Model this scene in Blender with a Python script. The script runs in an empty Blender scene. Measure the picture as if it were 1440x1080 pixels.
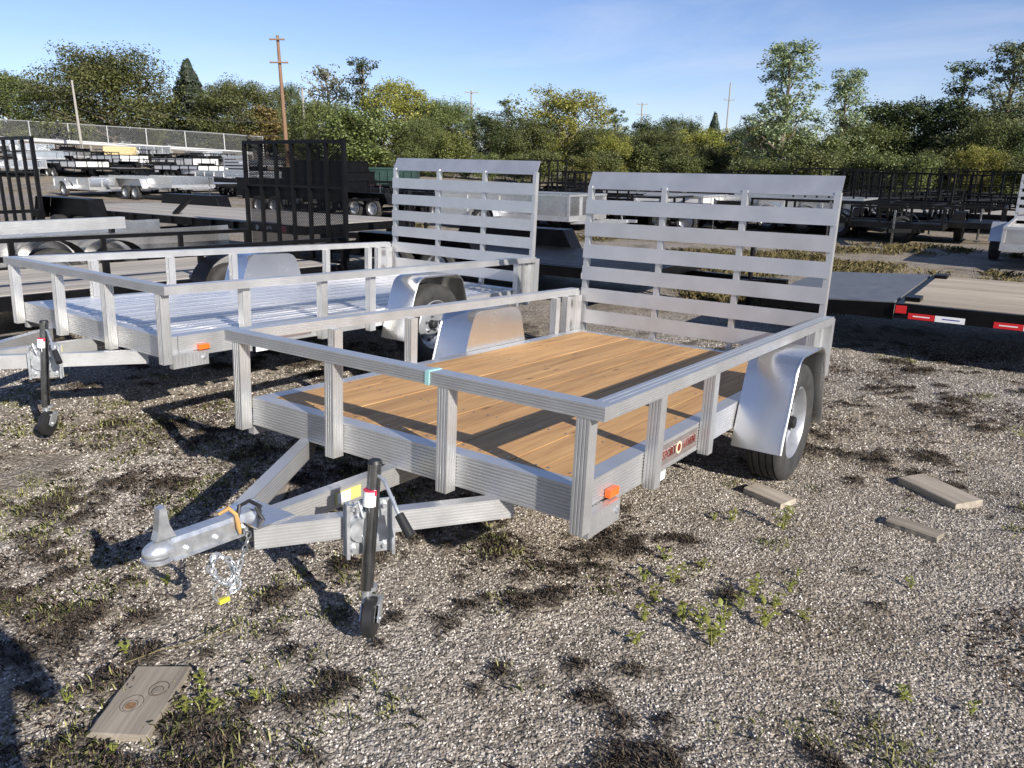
import bpy, math, random
import numpy as np
from mathutils import Vector, Matrix
random.seed(7); RNG = np.random.default_rng(7)
SC = bpy.context.scene; COL = SC.collection
R = math.radians

# ------------------------------------------------------------------ camera, sky, sun, exposure
CAMH = 1.7205; CP = 0.2741; CR = 0.0140; FPX = 1082.8
cam = bpy.data.cameras.new('camera'); cam_ob = bpy.data.objects.new('camera', cam); COL.objects.link(cam_ob)
cam.sensor_width = 36; cam.lens = FPX / 1440 * 36; cam.clip_start = 0.05; cam.clip_end = 2000
cam_ob.matrix_world = Matrix.Translation((0, 0, CAMH)) @ Matrix.Rotation(math.pi / 2 - CP, 4, 'X') @ Matrix.Rotation(CR, 4, 'Z')
SC.camera = cam_ob
SUN_AZ, SUN_EL = R(141.5), R(24.5)
S = Vector((math.sin(SUN_AZ) * math.cos(SUN_EL), math.cos(SUN_AZ) * math.cos(SUN_EL), math.sin(SUN_EL)))
W_ = bpy.data.worlds.new('World'); SC.world = W_; W_.use_nodes = True
nt = W_.node_tree; nt.nodes.clear()
def N(t, kind, **kw):
    n = t.nodes.new(kind)
    for k, v in kw.items(): setattr(n, k, v)
    return n
sky = N(nt, 'ShaderNodeTexSky', sky_type='NISHITA', sun_disc=False, sun_elevation=SUN_EL, sun_rotation=SUN_AZ,
        altitude=900, air_density=0.95, dust_density=0.0, ozone_density=2.0)
tc = N(nt, 'ShaderNodeTexCoord'); mp = N(nt, 'ShaderNodeMapping'); mp.inputs['Scale'].default_value = (1.6, 2.6, 9.0)
mp.inputs['Rotation'].default_value = (0.15, 0.25, 0.3)
nz = N(nt, 'ShaderNodeTexNoise'); nz.inputs['Scale'].default_value = 1.7; nz.inputs['Detail'].default_value = 9; nz.inputs['Roughness'].default_value = 0.62; nz.inputs['Distortion'].default_value = 0.6
rmp = N(nt, 'ShaderNodeMapRange'); rmp.inputs['From Min'].default_value = 0.47; rmp.inputs['From Max'].default_value = 0.80; rmp.inputs['To Max'].default_value = 0.30
mixc = N(nt, 'ShaderNodeMix', data_type='RGBA'); mixc.inputs['B'].default_value = (7.0, 7.3, 8.0, 1)
bg = N(nt, 'ShaderNodeBackground'); bg.inputs['Strength'].default_value = 0.080
outw = N(nt, 'ShaderNodeOutputWorld')
L_ = nt.links.new
L_(tc.outputs['Generated'], mp.inputs['Vector']); L_(mp.outputs['Vector'], nz.inputs['Vector']); L_(nz.outputs['Fac'], rmp.inputs['Value'])
L_(rmp.outputs['Result'], mixc.inputs['Factor']); tint = N(nt, 'ShaderNodeMix', data_type='RGBA'); tint.blend_type = 'MULTIPLY'; tint.inputs['Factor'].default_value = 1; tint.inputs['B'].default_value = (.93, .915, 1.10, 1)
L_(sky.outputs['Color'], tint.inputs['A']); L_(tint.outputs['Result'], mixc.inputs['A']); L_(mixc.outputs['Result'], bg.inputs['Color']); L_(bg.outputs['Background'], outw.inputs['Surface'])
sl = bpy.data.lights.new('sun', 'SUN'); sl.energy = 5.0; sl.angle = R(0.5); sl.color = (1.0, 0.935, 0.85)
so = bpy.data.objects.new('sun', sl); COL.objects.link(so); so.rotation_euler = S.to_track_quat('Z', 'Y').to_euler(); so.location = (20, -20, 30)
SC.view_settings.view_transform = 'Standard'; SC.view_settings.look = 'None'; SC.view_settings.exposure = 0.68; SC.view_settings.gamma = 1; SC.view_settings.use_curve_mapping = False
SC.render.engine = 'CYCLES'

# ------------------------------------------------------------------ materials
def mat(name, base=(.5, .5, .5), rough=.5, metal=0.0, **kw):
    m = bpy.data.materials.new(name); m.use_nodes = True
    b = m.node_tree.nodes['Principled BSDF']
    b.inputs['Base Color'].default_value = (*base, 1); b.inputs['Roughness'].default_value = rough; b.inputs['Metallic'].default_value = metal
    for k, v in kw.items(): b.inputs[k.replace('_', ' ')].default_value = v
    return m
def ramp(t, stops):
    r = N(t, 'ShaderNodeValToRGB'); e = r.color_ramp.elements
    while len(e) < len(stops): e.new(0.5)
    for i, (p, c) in enumerate(stops): e[i].position = p; e[i].color = (*c, 1)
    return r
def noise(t, scale, detail=4, rough=.55, coord='Object', sc=(1, 1, 1), off=None, dist=0):
    tcn = N(t, 'ShaderNodeTexCoord'); m = N(t, 'ShaderNodeMapping'); m.inputs['Scale'].default_value = sc
    t.links.new(tcn.outputs[coord], m.inputs['Vector'])
    if off: t.links.new(off, m.inputs['Location'])
    n = N(t, 'ShaderNodeTexNoise'); n.inputs['Scale'].default_value = scale; n.inputs['Detail'].default_value = detail
    n.inputs['Roughness'].default_value = rough; n.inputs['Distortion'].default_value = dist
    t.links.new(m.outputs['Vector'], n.inputs['Vector']); return n
def worn(name, c0, c1, scale, r0, r1, metal=0, bump=0, sc=(1, 1, 1), coord='Object', p0=.3, p1=.7, **kw):
    m = mat(name, c0, r0, metal, **kw); t = m.node_tree; b = t.nodes['Principled BSDF']
    oi = N(t, 'ShaderNodeObjectInfo'); mul = N(t, 'ShaderNodeMath', operation='MULTIPLY'); mul.inputs[1].default_value = 37.0
    t.links.new(oi.outputs['Random'], mul.inputs[0])
    cmb = N(t, 'ShaderNodeCombineXYZ'); t.links.new(mul.outputs[0], cmb.inputs[0]); t.links.new(mul.outputs[0], cmb.inputs[1])
    n = noise(t, scale, 6, .6, coord, sc, cmb.outputs[0]); r = ramp(t, [(p0, c0), (p1, c1)])
    t.links.new(n.outputs['Fac'], r.inputs['Fac']); t.links.new(r.outputs['Color'], b.inputs['Base Color'])
    mr = N(t, 'ShaderNodeMapRange'); mr.inputs['From Min'].default_value = .3; mr.inputs['From Max'].default_value = .7
    mr.inputs['To Min'].default_value = r0; mr.inputs['To Max'].default_value = r1
    t.links.new(n.outputs['Fac'], mr.inputs['Value']); t.links.new(mr.outputs['Result'], b.inputs['Roughness'])
    if bump:
        bp = N(t, 'ShaderNodeBump'); bp.inputs['Strength'].default_value = bump; bp.inputs['Distance'].default_value = .01
        t.links.new(n.outputs['Fac'], bp.inputs['Height']); t.links.new(bp.outputs['Normal'], b.inputs['Normal'])
    return m
M = {}
M['alu'] = worn('mill_aluminium', (.56, .56, .555), (.64, .64, .635), 6, .32, .42, .74, .0, (1, 1, 1))
M['alu_plate'] = worn('aluminium_sheet', (.79, .785, .775), (.83, .825, .815), 2.5, .22, .29, .95, .0)
M['alu_gate'] = worn('dull_aluminium', (.56, .56, .565), (.64, .64, .645), 5, .36, .46, .72, .0)
M['alu_deck'] = worn('deck_aluminium', (.66, .66, .66), (.74, .74, .74), 4, .24, .34, .85, .0, (4, .4, 4))
M['galv'] = worn('galvanised_steel', (.42, .44, .46), (.62, .64, .66), 30, .28, .42, .72, .03)
M['zinc'] = worn('zinc_steel', (.30, .31, .32), (.42, .43, .44), 18, .16, .24, 1.0, .0)
M['rim'] = worn('silver_wheel_paint', (.30, .31, .33), (.38, .39, .41), 14, .3, .42, .55)
M['black'] = worn('black_paint', (.003, .003, .0035), (.006, .006, .007), 6, .32, .45, 0, .02, Specular_IOR_Level=.16)
M['black_dusty'] = worn('dusty_black_paint', (.004, .004, .0045), (.011, .0105, .010), 3, .4, .6, 0, .03, Specular_IOR_Level=.16)
M['plastic'] = mat('black_plastic', (.015, .015, .016), .5)
M['rubber'] = worn('tyre_rubber', (.018, .018, .018), (.045, .043, .040), 12, .75, .9, 0, .1)
M['orange'] = mat('amber_lens', (.85, .14, .02), .25, Coat_Weight=.5)
M['redlens'] = mat('red_reflector', (.55, .02, .025), .3)
M['whitetape'] = mat('white_reflector', (.78, .78, .78), .35)
M['white'] = worn('white_paint', (.50, .50, .49), (.62, .62, .61), 4, .35, .5)
M['yellow'] = mat('yellow_paint', (.55, .50, .05), .45)
M['tan_plug'] = worn('tan_plastic', (.34, .18, .06), (.52, .32, .10), 40, .5, .6)
M['teal'] = mat('teal_tape', (.32, .58, .56), .5)
M['sticker_w'] = mat('white_label', (.75, .75, .73), .45)
M['sticker_r'] = mat('red_label', (.55, .03, .07), .45)
M['sticker_y'] = mat('yellow_label', (.50, .46, .16), .45)
M['plate'] = worn('name_plate_print', (.17, .14, .13), (.23, .195, .18), 20, .35, .45, .2)
M['outline'] = mat('pale_outline_ink', (.42, .36, .34), .4)
M['maroon'] = mat('maroon_ink', (.15, .022, .018), .4)
M['cream_ink'] = mat('cream_ink', (.72, .60, .40), .4)
M['blue_ink'] = mat('blue_ink', (.05, .06, .30), .4)
M['red_dark'] = worn('dark_red_paint', (.10, .012, .012), (.17, .025, .02), 5, .4, .6)
M['yellow_wood'] = worn('pale_lumber', (.52, .40, .20), (.66, .54, .30), 6, .6, .8, sc=(1, 8, 8))
M['glass'] = mat('dark_glass', (.02, .025, .03), .05)
M['car_white'] = worn('white_car_paint', (.74, .75, .76), (.80, .81, .82), 1, .2, .3, Coat_Weight=.6)
M['green_dark'] = worn('dark_green_paint', (.012, .035, .03), (.02, .05, .04), 3, .4, .6)
M['pole_wood'] = worn('treated_pole', (.15, .085, .05), (.24, .145, .09), 3, .75, .9, sc=(6, 6, .4))
M['pole_grey'] = worn('weathered_pole', (.24, .225, .20), (.33, .31, .28), 3, .75, .9, sc=(6, 6, .4))
M['wire'] = mat('wire', (.05, .05, .05), .5)
M['fence'] = mat('fence_steel', (.45, .46, .46), .5, .4)
M['denim'] = worn('denim', (.04, .06, .12), (.07, .10, .18), 20, .8, .9)
M['jacket'] = worn('jacket_cloth', (.05, .05, .06), (.09, .09, .10), 20, .8, .9)
M['skin'] = mat('skin', (.55, .33, .24), .5)
M['hair'] = mat('hair', (.05, .03, .02), .6)
M['bark'] = worn('bark', (.10, .08, .06), (.22, .18, .14), 12, .8, .95, 0, .4, (1, 1, .25))

def wood(name, stops, grain_sc=(22, 1.3, 22), rough=(.55, .75), bump=.15, tint=.35, knots=True):
    m = mat(name, (.5, .3, .15), .6); t = m.node_tree; b = t.nodes['Principled BSDF']; lk = t.links.new
    oi = N(t, 'ShaderNodeObjectInfo'); mul = N(t, 'ShaderNodeMath', operation='MULTIPLY'); mul.inputs[1].default_value = 51.0
    lk(oi.outputs['Random'], mul.inputs[0]); cmb = N(t, 'ShaderNodeCombineXYZ')
    lk(mul.outputs[0], cmb.inputs[0]); lk(mul.outputs[0], cmb.inputs[1])
    n1 = noise(t, 1.0, 5, .6, 'Object', grain_sc, cmb.outputs[0], .8)
    n2 = noise(t, 1.0, 3, .5, 'Object', (grain_sc[0] * 4, grain_sc[1] * 2, grain_sc[2] * 4), cmb.outputs[0])
    a = N(t, 'ShaderNodeMath', operation='MULTIPLY_ADD'); a.inputs[1].default_value = .35; lk(n2.outputs['Fac'], a.inputs[0])
    s_ = N(t, 'ShaderNodeMath', operation='MULTIPLY'); s_.inputs[1].default_value = .65; lk(n1.outputs['Fac'], s_.inputs[0]); lk(s_.outputs[0], a.inputs[2])
    r = ramp(t, stops); lk(a.outputs[0], r.inputs['Fac']); colr = r.outputs['Color']
    hv = N(t, 'ShaderNodeHueSaturation'); mr = N(t, 'ShaderNodeMapRange'); mr.inputs['To Min'].default_value = 1 - tint; mr.inputs['To Max'].default_value = 1 + tint * .6
    lk(oi.outputs['Random'], mr.inputs['Value']); lk(mr.outputs['Result'], hv.inputs['Value']); lk(colr, hv.inputs['Color']); colr = hv.outputs['Color']
    if knots:
        tcn = N(t, 'ShaderNodeTexCoord'); mpp = N(t, 'ShaderNodeMapping'); mpp.inputs['Scale'].default_value = (9, 2.2, 2); lk(tcn.outputs['Object'], mpp.inputs['Vector']); lk(cmb.outputs[0], mpp.inputs['Location'])
        v = N(t, 'ShaderNodeTexVoronoi'); v.inputs['Scale'].default_value = 1.0; lk(mpp.outputs['Vector'], v.inputs['Vector'])
        kr = N(t, 'ShaderNodeMapRange'); kr.inputs['From Min'].default_value = .05; kr.inputs['From Max'].default_value = .13; kr.inputs['To Min'].default_value = .75; kr.inputs['To Max'].default_value = 0
        lk(v.outputs['Distance'], kr.inputs['Value']); mx = N(t, 'ShaderNodeMix', data_type='RGBA'); lk(kr.outputs['Result'], mx.inputs['Factor']); lk(colr, mx.inputs['A'])
        mx.inputs['B'].default_value = (stops[0][1][0] * .45, stops[0][1][1] * .4, stops[0][1][2] * .4, 1); colr = mx.outputs['Result']
    lk(colr, b.inputs['Base Color'])
    rr = N(t, 'ShaderNodeMapRange'); rr.inputs['To Min'].default_value = rough[0]; rr.inputs['To Max'].default_value = rough[1]; lk(n2.outputs['Fac'], rr.inputs['Value']); lk(rr.outputs['Result'], b.inputs['Roughness'])
    bp = N(t, 'ShaderNodeBump'); bp.inputs['Strength'].default_value = bump; bp.inputs['Distance'].default_value = .004; lk(a.outputs[0], bp.inputs['Height']); lk(bp.outputs['Normal'], b.inputs['Normal'])
    return m
M['pine'] = wood('treated_pine', [(.28, (0.2522, 0.1288, 0.0487)), (.46, (0.4365, 0.2438, 0.0966)), (.60, (0.5335, 0.3174, 0.1302)), (.78, (0.6596, 0.4324, 0.2016))], tint=.17, bump=.3)
M['grey_wood'] = wood('weathered_wood', [(.25, (.16, .135, .105)), (.5, (.30, .26, .205)), (.75, (.42, .37, .30))], rough=(.8, .95), bump=.5, tint=.3)
M['deck_grey'] = wood('grey_deck_wood', [(.25, (.22, .20, .17)), (.5, (.36, .33, .29)), (.75, (.46, .43, .38))], rough=(.8, .95), bump=.3, tint=.2)
M['deck_pale'] = wood('pale_deck_wood', [(.25, (0.2408, 0.1936, 0.1380)), (.5, (0.3956, 0.3344, 0.2484)), (.75, (0.4988, 0.4400, 0.3496))], rough=(.7, .9), bump=.3, tint=.2)

def leafmat(name, c_dark, c_mid, c_light, trans=.3, rough=.55):
    m = bpy.data.materials.new(name); m.use_nodes = True; t = m.node_tree; b = t.nodes['Principled BSDF']; lk = t.links.new
    ge = N(t, 'ShaderNodeNewGeometry'); r = ramp(t, [(0, c_dark), (.5, c_mid), (1, c_light)]); lk(ge.outputs['Random Per Island'], r.inputs['Fac'])
    oi = N(t, 'ShaderNodeObjectInfo'); hv = N(t, 'ShaderNodeHueSaturation'); mr = N(t, 'ShaderNodeMapRange'); mr.inputs['To Min'].default_value = .75; mr.inputs['To Max'].default_value = 1.25
    lk(oi.outputs['Random'], mr.inputs['Value']); lk(mr.outputs['Result'], hv.inputs['Value'])
    mh = N(t, 'ShaderNodeMapRange'); mh.inputs['To Min'].default_value = .485; mh.inputs['To Max'].default_value = .515; lk(oi.outputs['Random'], mh.inputs['Value']); lk(mh.outputs['Result'], hv.inputs['Hue'])
    lk(r.outputs['Color'], hv.inputs['Color']); lk(hv.outputs['Color'], b.inputs['Base Color']); b.inputs['Roughness'].default_value = rough
    tr = N(t, 'ShaderNodeBsdfTranslucent'); lk(hv.outputs['Color'], tr.inputs['Color']); mx = N(t, 'ShaderNodeMixShader'); mx.inputs[0].default_value = trans
    lk(b.outputs[0], mx.inputs[1]); lk(tr.outputs[0], mx.inputs[2]); lk(mx.outputs[0], t.nodes['Material Output'].inputs['Surface']); return m
M['leaf_olive'] = leafmat('leaf_olive', (.048, .066, .018), (.115, .138, .040), (.215, .23, .075))
M['leaf_dark'] = leafmat('leaf_dark', (.030, .048, .015), (.068, .098, .032), (.13, .165, .052))
M['leaf_yellow'] = leafmat('leaf_yellow', (0.1013, 0.1080, 0.0203), (0.2025, 0.2025, 0.0378), (0.3510, 0.3105, 0.0607))
M['leaf_ygreen'] = leafmat('leaf_yellow_green', (.07, .085, .02), (.14, .16, .04), (.25, .25, .07))
M['leaf_silver'] = leafmat('leaf_silver', (.065, .095, .035), (.17, .21, .09), (.36, .40, .24))
M['leaf_pale'] = leafmat('leaf_pale', (0.1215, 0.1350, 0.0810), (0.2295, 0.2430, 0.1620), (0.3780, 0.3780, 0.2700))
M['leaf_spruce'] = leafmat('leaf_spruce', (.014, .022, .013), (.030, .045, .026), (.06, .08, .045), .1)
M['leaf_brown'] = leafmat('leaf_brown', (0.0810, 0.0607, 0.0243), (0.1620, 0.1148, 0.0405), (0.2430, 0.1890, 0.0675))
M['weed'] = leafmat('weed_leaf', (.11, .125, .02), (.22, .24, .05), (.36, .36, .10), .3)
M['drygrass'] = leafmat('dry_grass_blade', (.12, .105, .042), (.24, .205, .085), (.38, .33, .155), .25, .8)
M['greengrass'] = leafmat('green_grass_blade', (.08, .085, .028), (.18, .18, .06), (.34, .31, .13), .25, .7)
M['moss'] = leafmat('dead_moss', (.022, .017, .012), (.065, .050, .036), (.15, .118, .085), .05, .95)
M['litter'] = leafmat('dry_litter', (.06, .042, .028), (.15, .105, .07), (.27, .20, .14), .1, .9)

# ground
def ground_mat():
    m = mat('gravel_ground', (.3, .28, .25), .9); t = m.node_tree; b = t.nodes['Principled BSDF']; lk = t.links.new
    tcn = N(t, 'ShaderNodeTexCoord')
    def vor(scale, feat='F1'):
        v = N(t, 'ShaderNodeTexVoronoi'); v.feature = feat; v.inputs['Scale'].default_value = scale; lk(tcn.outputs['Object'], v.inputs['Vector']); return v
    v1 = vor(95); v2 = vor(48)
    sx = N(t, 'ShaderNodeSeparateColor'); lk(v1.outputs['Color'], sx.inputs[0])
    r1 = ramp(t, [(0, (0.0842, 0.0750, 0.0648)), (.35, (0.2176, 0.1937, 0.1652)), (.7, (0.3791, 0.3410, 0.2974)), (1, (0.6178, 0.5729, 0.5156))]); lk(sx.outputs[0], r1.inputs['Fac'])
    sx2 = N(t, 'ShaderNodeSeparateColor'); lk(v2.outputs['Color'], sx2.inputs[0])
    r2 = ramp(t, [(0, (0.1053, 0.0900, 0.0741)), (.5, (0.2527, 0.2210, 0.1824)), (1, (0.4633, 0.4160, 0.3570))]); lk(sx2.outputs[1], r2.inputs['Fac'])
    mx = N(t, 'ShaderNodeMix', data_type='RGBA'); n0 = noise(t, 3.0, 5); 
    rr = N(t, 'ShaderNodeMapRange'); rr.inputs['From Min'].default_value = .4; rr.inputs['From Max'].default_value = .6; lk(n0.outputs['Fac'], rr.inputs['Value'])
    lk(rr.outputs['Result'], mx.inputs['Factor']); lk(r1.outputs['Color'], mx.inputs['A']); lk(r2.outputs['Color'], mx.inputs['B'])
    # soil and moss patches
    n1 = noise(t, 1.15, 8, .62); p1 = N(t, 'ShaderNodeMapRange'); p1.inputs['From Min'].default_value = .50; p1.inputs['From Max'].default_value = .66; p1.inputs['To Max'].default_value = .75; lk(n1.outputs['Fac'], p1.inputs['Value'])
    n2 = noise(t, 26, 5, .7); s1 = ramp(t, [(.3, (.05, .040, .030)), (.55, (.12, .10, .072)), (.75, (.22, .19, .14))]); lk(n2.outputs['Fac'], s1.inputs['Fac'])
    m2 = N(t, 'ShaderNodeMix', data_type='RGBA'); lk(p1.outputs['Result'], m2.inputs['Factor']); lk(mx.outputs['Result'], m2.inputs['A']); lk(s1.outputs['Color'], m2.inputs['B'])
    # olive / straw tint in wide areas
    n3 = noise(t, .22, 5, .6); p3 = N(t, 'ShaderNodeMapRange'); p3.inputs['From Min'].default_value = .42; p3.inputs['From Max'].default_value = .62; p3.inputs['To Max'].default_value = .75; lk(n3.outputs['Fac'], p3.inputs['Value'])
    m3 = N(t, 'ShaderNodeMix', data_type='RGBA'); m3.blend_type = 'MULTIPLY'; m3.inputs['B'].default_value = (.98, .88, .66, 1); lk(p3.outputs['Result'], m3.inputs['Factor']); lk(m2.outputs['Result'], m3.inputs['A'])
    at_ = N(t, 'ShaderNodeAttribute'); at_.attribute_name = 'soil'; n9 = noise(t, 60, 4, .7); s9 = ramp(t, [(.3, (.022, .017, .013)), (.55, (.055, .043, .033)), (.75, (.12, .10, .08))]); lk(n9.outputs['Fac'], s9.inputs['Fac'])
    m9 = N(t, 'ShaderNodeMix', data_type='RGBA'); lk(at_.outputs['Fac'], m9.inputs['Factor']); lk(m3.outputs['Result'], m9.inputs['A']); lk(s9.outputs['Color'], m9.inputs['B'])
    lk(m9.outputs['Result'], b.inputs['Base Color']); b.inputs['Specular IOR Level'].default_value = .25
    ad = N(t, 'ShaderNodeMath', operation='ADD'); lk(v1.outputs['Distance'], ad.inputs[0]); m8 = N(t, 'ShaderNodeMath', operation='MULTIPLY'); m8.inputs[1].default_value = 1.6; lk(v2.outputs['Distance'], m8.inputs[0]); lk(m8.outputs[0], ad.inputs[1])
    bp = N(t, 'ShaderNodeBump'); bp.invert = True; bp.inputs['Strength'].default_value = .9; bp.inputs['Distance'].default_value = .009; lk(ad.outputs[0], bp.inputs['Height'])
    b2 = N(t, 'ShaderNodeBump'); b2.inputs['Strength'].default_value = .5; b2.inputs['Distance'].default_value = .03; lk(n2.outputs['Fac'], b2.inputs['Height']); lk(bp.outputs['Normal'], b2.inputs['Normal']); lk(b2.outputs['Normal'], b.inputs['Normal'])
    return m
M['ground'] = ground_mat()
def stone_mat():
    m = mat('gravel_stone', (.3, .3, .3), .85); t = m.node_tree; b = t.nodes['Principled BSDF']
    oi = N(t, 'ShaderNodeObjectInfo'); r = ramp(t, [(0, (0.0983, 0.0859, 0.0727)), (.3, (0.2106, 0.1869, 0.1587)), (.65, (0.3510, 0.3165, 0.2737)), (.92, (0.5616, 0.5183, 0.4627)), (1, (0.8143, 0.7638, 0.7007))]); t.links.new(oi.outputs['Random'], r.inputs['Fac']); t.links.new(r.outputs['Color'], b.inputs['Base Color'])
    return m
M['stone'] = stone_mat()

# ------------------------------------------------------------------ mesh helpers
class MB:
    def __init__(s, off=(0, 0, 0)): s.v = []; s.f = []; s.o = Vector(off)
    def add(s, vs, fs):
        n = len(s.v); s.v += [Vector(p) + s.o for p in vs]; s.f += [tuple(i + n for i in f) for f in fs]
    def box(s, x0, x1, y0, y1, z0, z1):
        s.add([(x0, y0, z0), (x1, y0, z0), (x1, y1, z0), (x0, y1, z0), (x0, y0, z1), (x1, y0, z1), (x1, y1, z1), (x0, y1, z1)],
              [(3, 2, 1, 0), (4, 5, 6, 7), (0, 1, 5, 4), (1, 2, 6, 5), (2, 3, 7, 6), (3, 0, 4, 7)]); return s
    def extr(s, prof, p0, p1, up=(0, 0, 1)):
        p0 = Vector(p0); p1 = Vector(p1); d = (p1 - p0).normalized(); up = Vector(up); r = d.cross(up).normalized(); up = r.cross(d)
        n = len(prof); vs = [p + r * a + up * b for p in (p0, p1) for a, b in prof]
        fs = [(i, (i + 1) % n, n + (i + 1) % n, n + i) for i in range(n)] + [tuple(range(n - 1, -1, -1)), tuple(range(n, 2 * n))]
        s.add(vs, fs); return s
    def bar(s, p0, p1, w, h, up=(0, 0, 1)): return s.extr([(-w / 2, -h / 2), (w / 2, -h / 2), (w / 2, h / 2), (-w / 2, h / 2)], p0, p1, up)
    def cyl(s, p0, p1, r0, r1=None, n=14):
        r1 = r0 if r1 is None else r1; p0 = Vector(p0); p1 = Vector(p1); d = (p1 - p0).normalized()
        a = d.orthogonal().normalized(); b = d.cross(a); vs = []
        for p, r in ((p0, r0), (p1, r1)):
            for i in range(n): t = 2 * math.pi * i / n; vs.append(p + a * (r * math.cos(t)) + b * (r * math.sin(t)))
        s.add(vs, [(i, (i + 1) % n, n + (i + 1) % n, n + i) for i in range(n)] + [tuple(range(n - 1, -1, -1)), tuple(range(n, 2 * n))]); return s
    def tube(s, pts, r, n=8, closed=False):
        pts = [Vector(p) for p in pts]; k = len(pts); vs = []; prev = None
        rs = r if isinstance(r, (list, tuple)) else [r] * k
        for i, p in enumerate(pts):
            if closed: d = (pts[(i + 1) % k] - pts[i - 1])
            else: d = pts[min(i + 1, k - 1)] - pts[max(i - 1, 0)]
            d.normalize(); a = d.orthogonal().normalized() if prev is None else (prev - d * prev.dot(d)).normalized(); prev = a; b = d.cross(a)
            for j in range(n): t = 2 * math.pi * j / n; vs.append(p + a * (rs[i] * math.cos(t)) + b * (rs[i] * math.sin(t)))
        fs = []
        for i in range(k if closed else k - 1):
            for j in range(n): i2 = (i + 1) % k; fs.append((i * n + j, i * n + (j + 1) % n, i2 * n + (j + 1) % n, i2 * n + j))
        if not closed: fs += [tuple(range(n - 1, -1, -1)), tuple(range((k - 1) * n, k * n))]
        s.add(vs, fs); return s
    def lathe(s, prof, c, axis='x', n=40):      # prof: (along, radius)
        vs = []; k = len(prof); c = Vector(c)
        for i in range(n):
            t = 2 * math.pi * i / n
            for a, r in prof:
                q = (a, r * math.cos(t), r * math.sin(t)) if axis == 'x' else (r * math.cos(t), r * math.sin(t), a)
                vs.append(c + Vector(q))
        s.add(vs, [(i * k + j, i * k + j + 1, ((i + 1) % n) * k + j + 1, ((i + 1) % n) * k + j) for i in range(n) for j in range(k - 1)]); return s
    def ball(s, c, r, n=10, sc=(1, 1, 1)):
        prof = [(-math.cos(math.pi * j / n), math.sin(math.pi * j / n)) for j in range(n + 1)]; k = len(prof); c = Vector(c); vs = []
        for i in range(2 * n):
            t = math.pi * i / n
            for a, q in prof: vs.append(c + Vector((r * q * math.cos(t) * sc[0], r * q * math.sin(t) * sc[1], r * a * sc[2])))
        s.add(vs, [(i * k + j, ((i + 1) % (2 * n)) * k + j, ((i + 1) % (2 * n)) * k + j + 1, i * k + j + 1) for i in range(2 * n) for j in range(k - 1)]); return s
    def spin(s, v, u, a):
        c, q = math.cos(a), math.sin(a); s.v = [Vector((v + (p.x - v) * c - (p.y - u) * q, u + (p.x - v) * q + (p.y - u) * c, p.z)) for p in s.v]; return s
    def mesh(s, name, smooth=False):
        m = bpy.data.meshes.new(name); m.from_pydata([tuple(p) for p in s.v], [], s.f); m.validate(); m.update()
        if smooth: m.shade_smooth(); m.set_sharp_from_angle(angle=R(38))
        return m
    def build(s, name, material, parent=None, smooth=False, label=None, kind=None):
        return link(name, s.mesh(name, smooth), material, parent, label, kind)
def link(name, me, material, parent=None, label=None, kind=None, loc=None):
    o = bpy.data.objects.new(name, me); COL.objects.link(o); o.parent = parent
    if material is not None:
        if len(me.materials) == 0: me.materials.append(M[material] if isinstance(material, str) else material)
    if label: o['label'] = label
    if kind: o['kind'] = kind
    if loc: o.location = loc
    return o
def tag(o, label, cat, group=None):
    o['label'] = label; o['category'] = cat
    if group: o['group'] = group
    return o
def thing(name, label, cat, mw, group=None):
    o = bpy.data.objects.new(name, None); COL.objects.link(o); o.empty_display_size = .2; o.matrix_world = mw; return tag(o, label, cat, group)
def npmesh(name, V, F, material, kind=None, parent=None, smooth=False):
    V = np.asarray(V, np.float32); F = np.asarray(F, np.int32); me = bpy.data.meshes.new(name); k = F.shape[1]
    me.vertices.add(len(V)); me.vertices.foreach_set('co', V.ravel()); me.loops.add(F.size); me.loops.foreach_set('vertex_index', F.ravel())
    me.polygons.add(len(F)); me.polygons.foreach_set('loop_start', np.arange(len(F), dtype=np.int32) * k); me.polygons.foreach_set('loop_total', np.full(len(F), k, np.int32))
    me.update(calc_edges=True); me.validate()
    if smooth: me.shade_smooth()
    return link(name, me, material, parent, None, kind)
def quads(C, A, B):   # centres, half axes -> quad soup
    n = len(C); V = np.empty((n, 4, 3)); V[:, 0] = C - A - B; V[:, 1] = C + A - B; V[:, 2] = C + A + B; V[:, 3] = C - A + B
    return V.reshape(-1, 3), np.arange(4 * n).reshape(-1, 4)
def leafquads(C, Nrm, size, asp=.7):
    n = len(C); T = RNG.normal(size=(n, 3)); A = np.cross(Nrm, T); A /= np.linalg.norm(A, axis=1, keepdims=True) + 1e-9
    B = np.cross(Nrm, A); B /= np.linalg.norm(B, axis=1, keepdims=True) + 1e-9
    s = np.asarray(size).reshape(-1, 1) if np.ndim(size) else np.full((n, 1), size)
    # diamond-shaped leaf: tip, side, base, side
    V = np.empty((n, 4, 3)); V[:, 0] = C - A * s; V[:, 1] = C - B * s * asp * .6 - A * s * .1; V[:, 2] = C + A * s; V[:, 3] = C + B * s * asp * .6 - A * s * .1
    return V.reshape(-1, 3), np.arange(4 * n).reshape(-1, 4)
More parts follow.
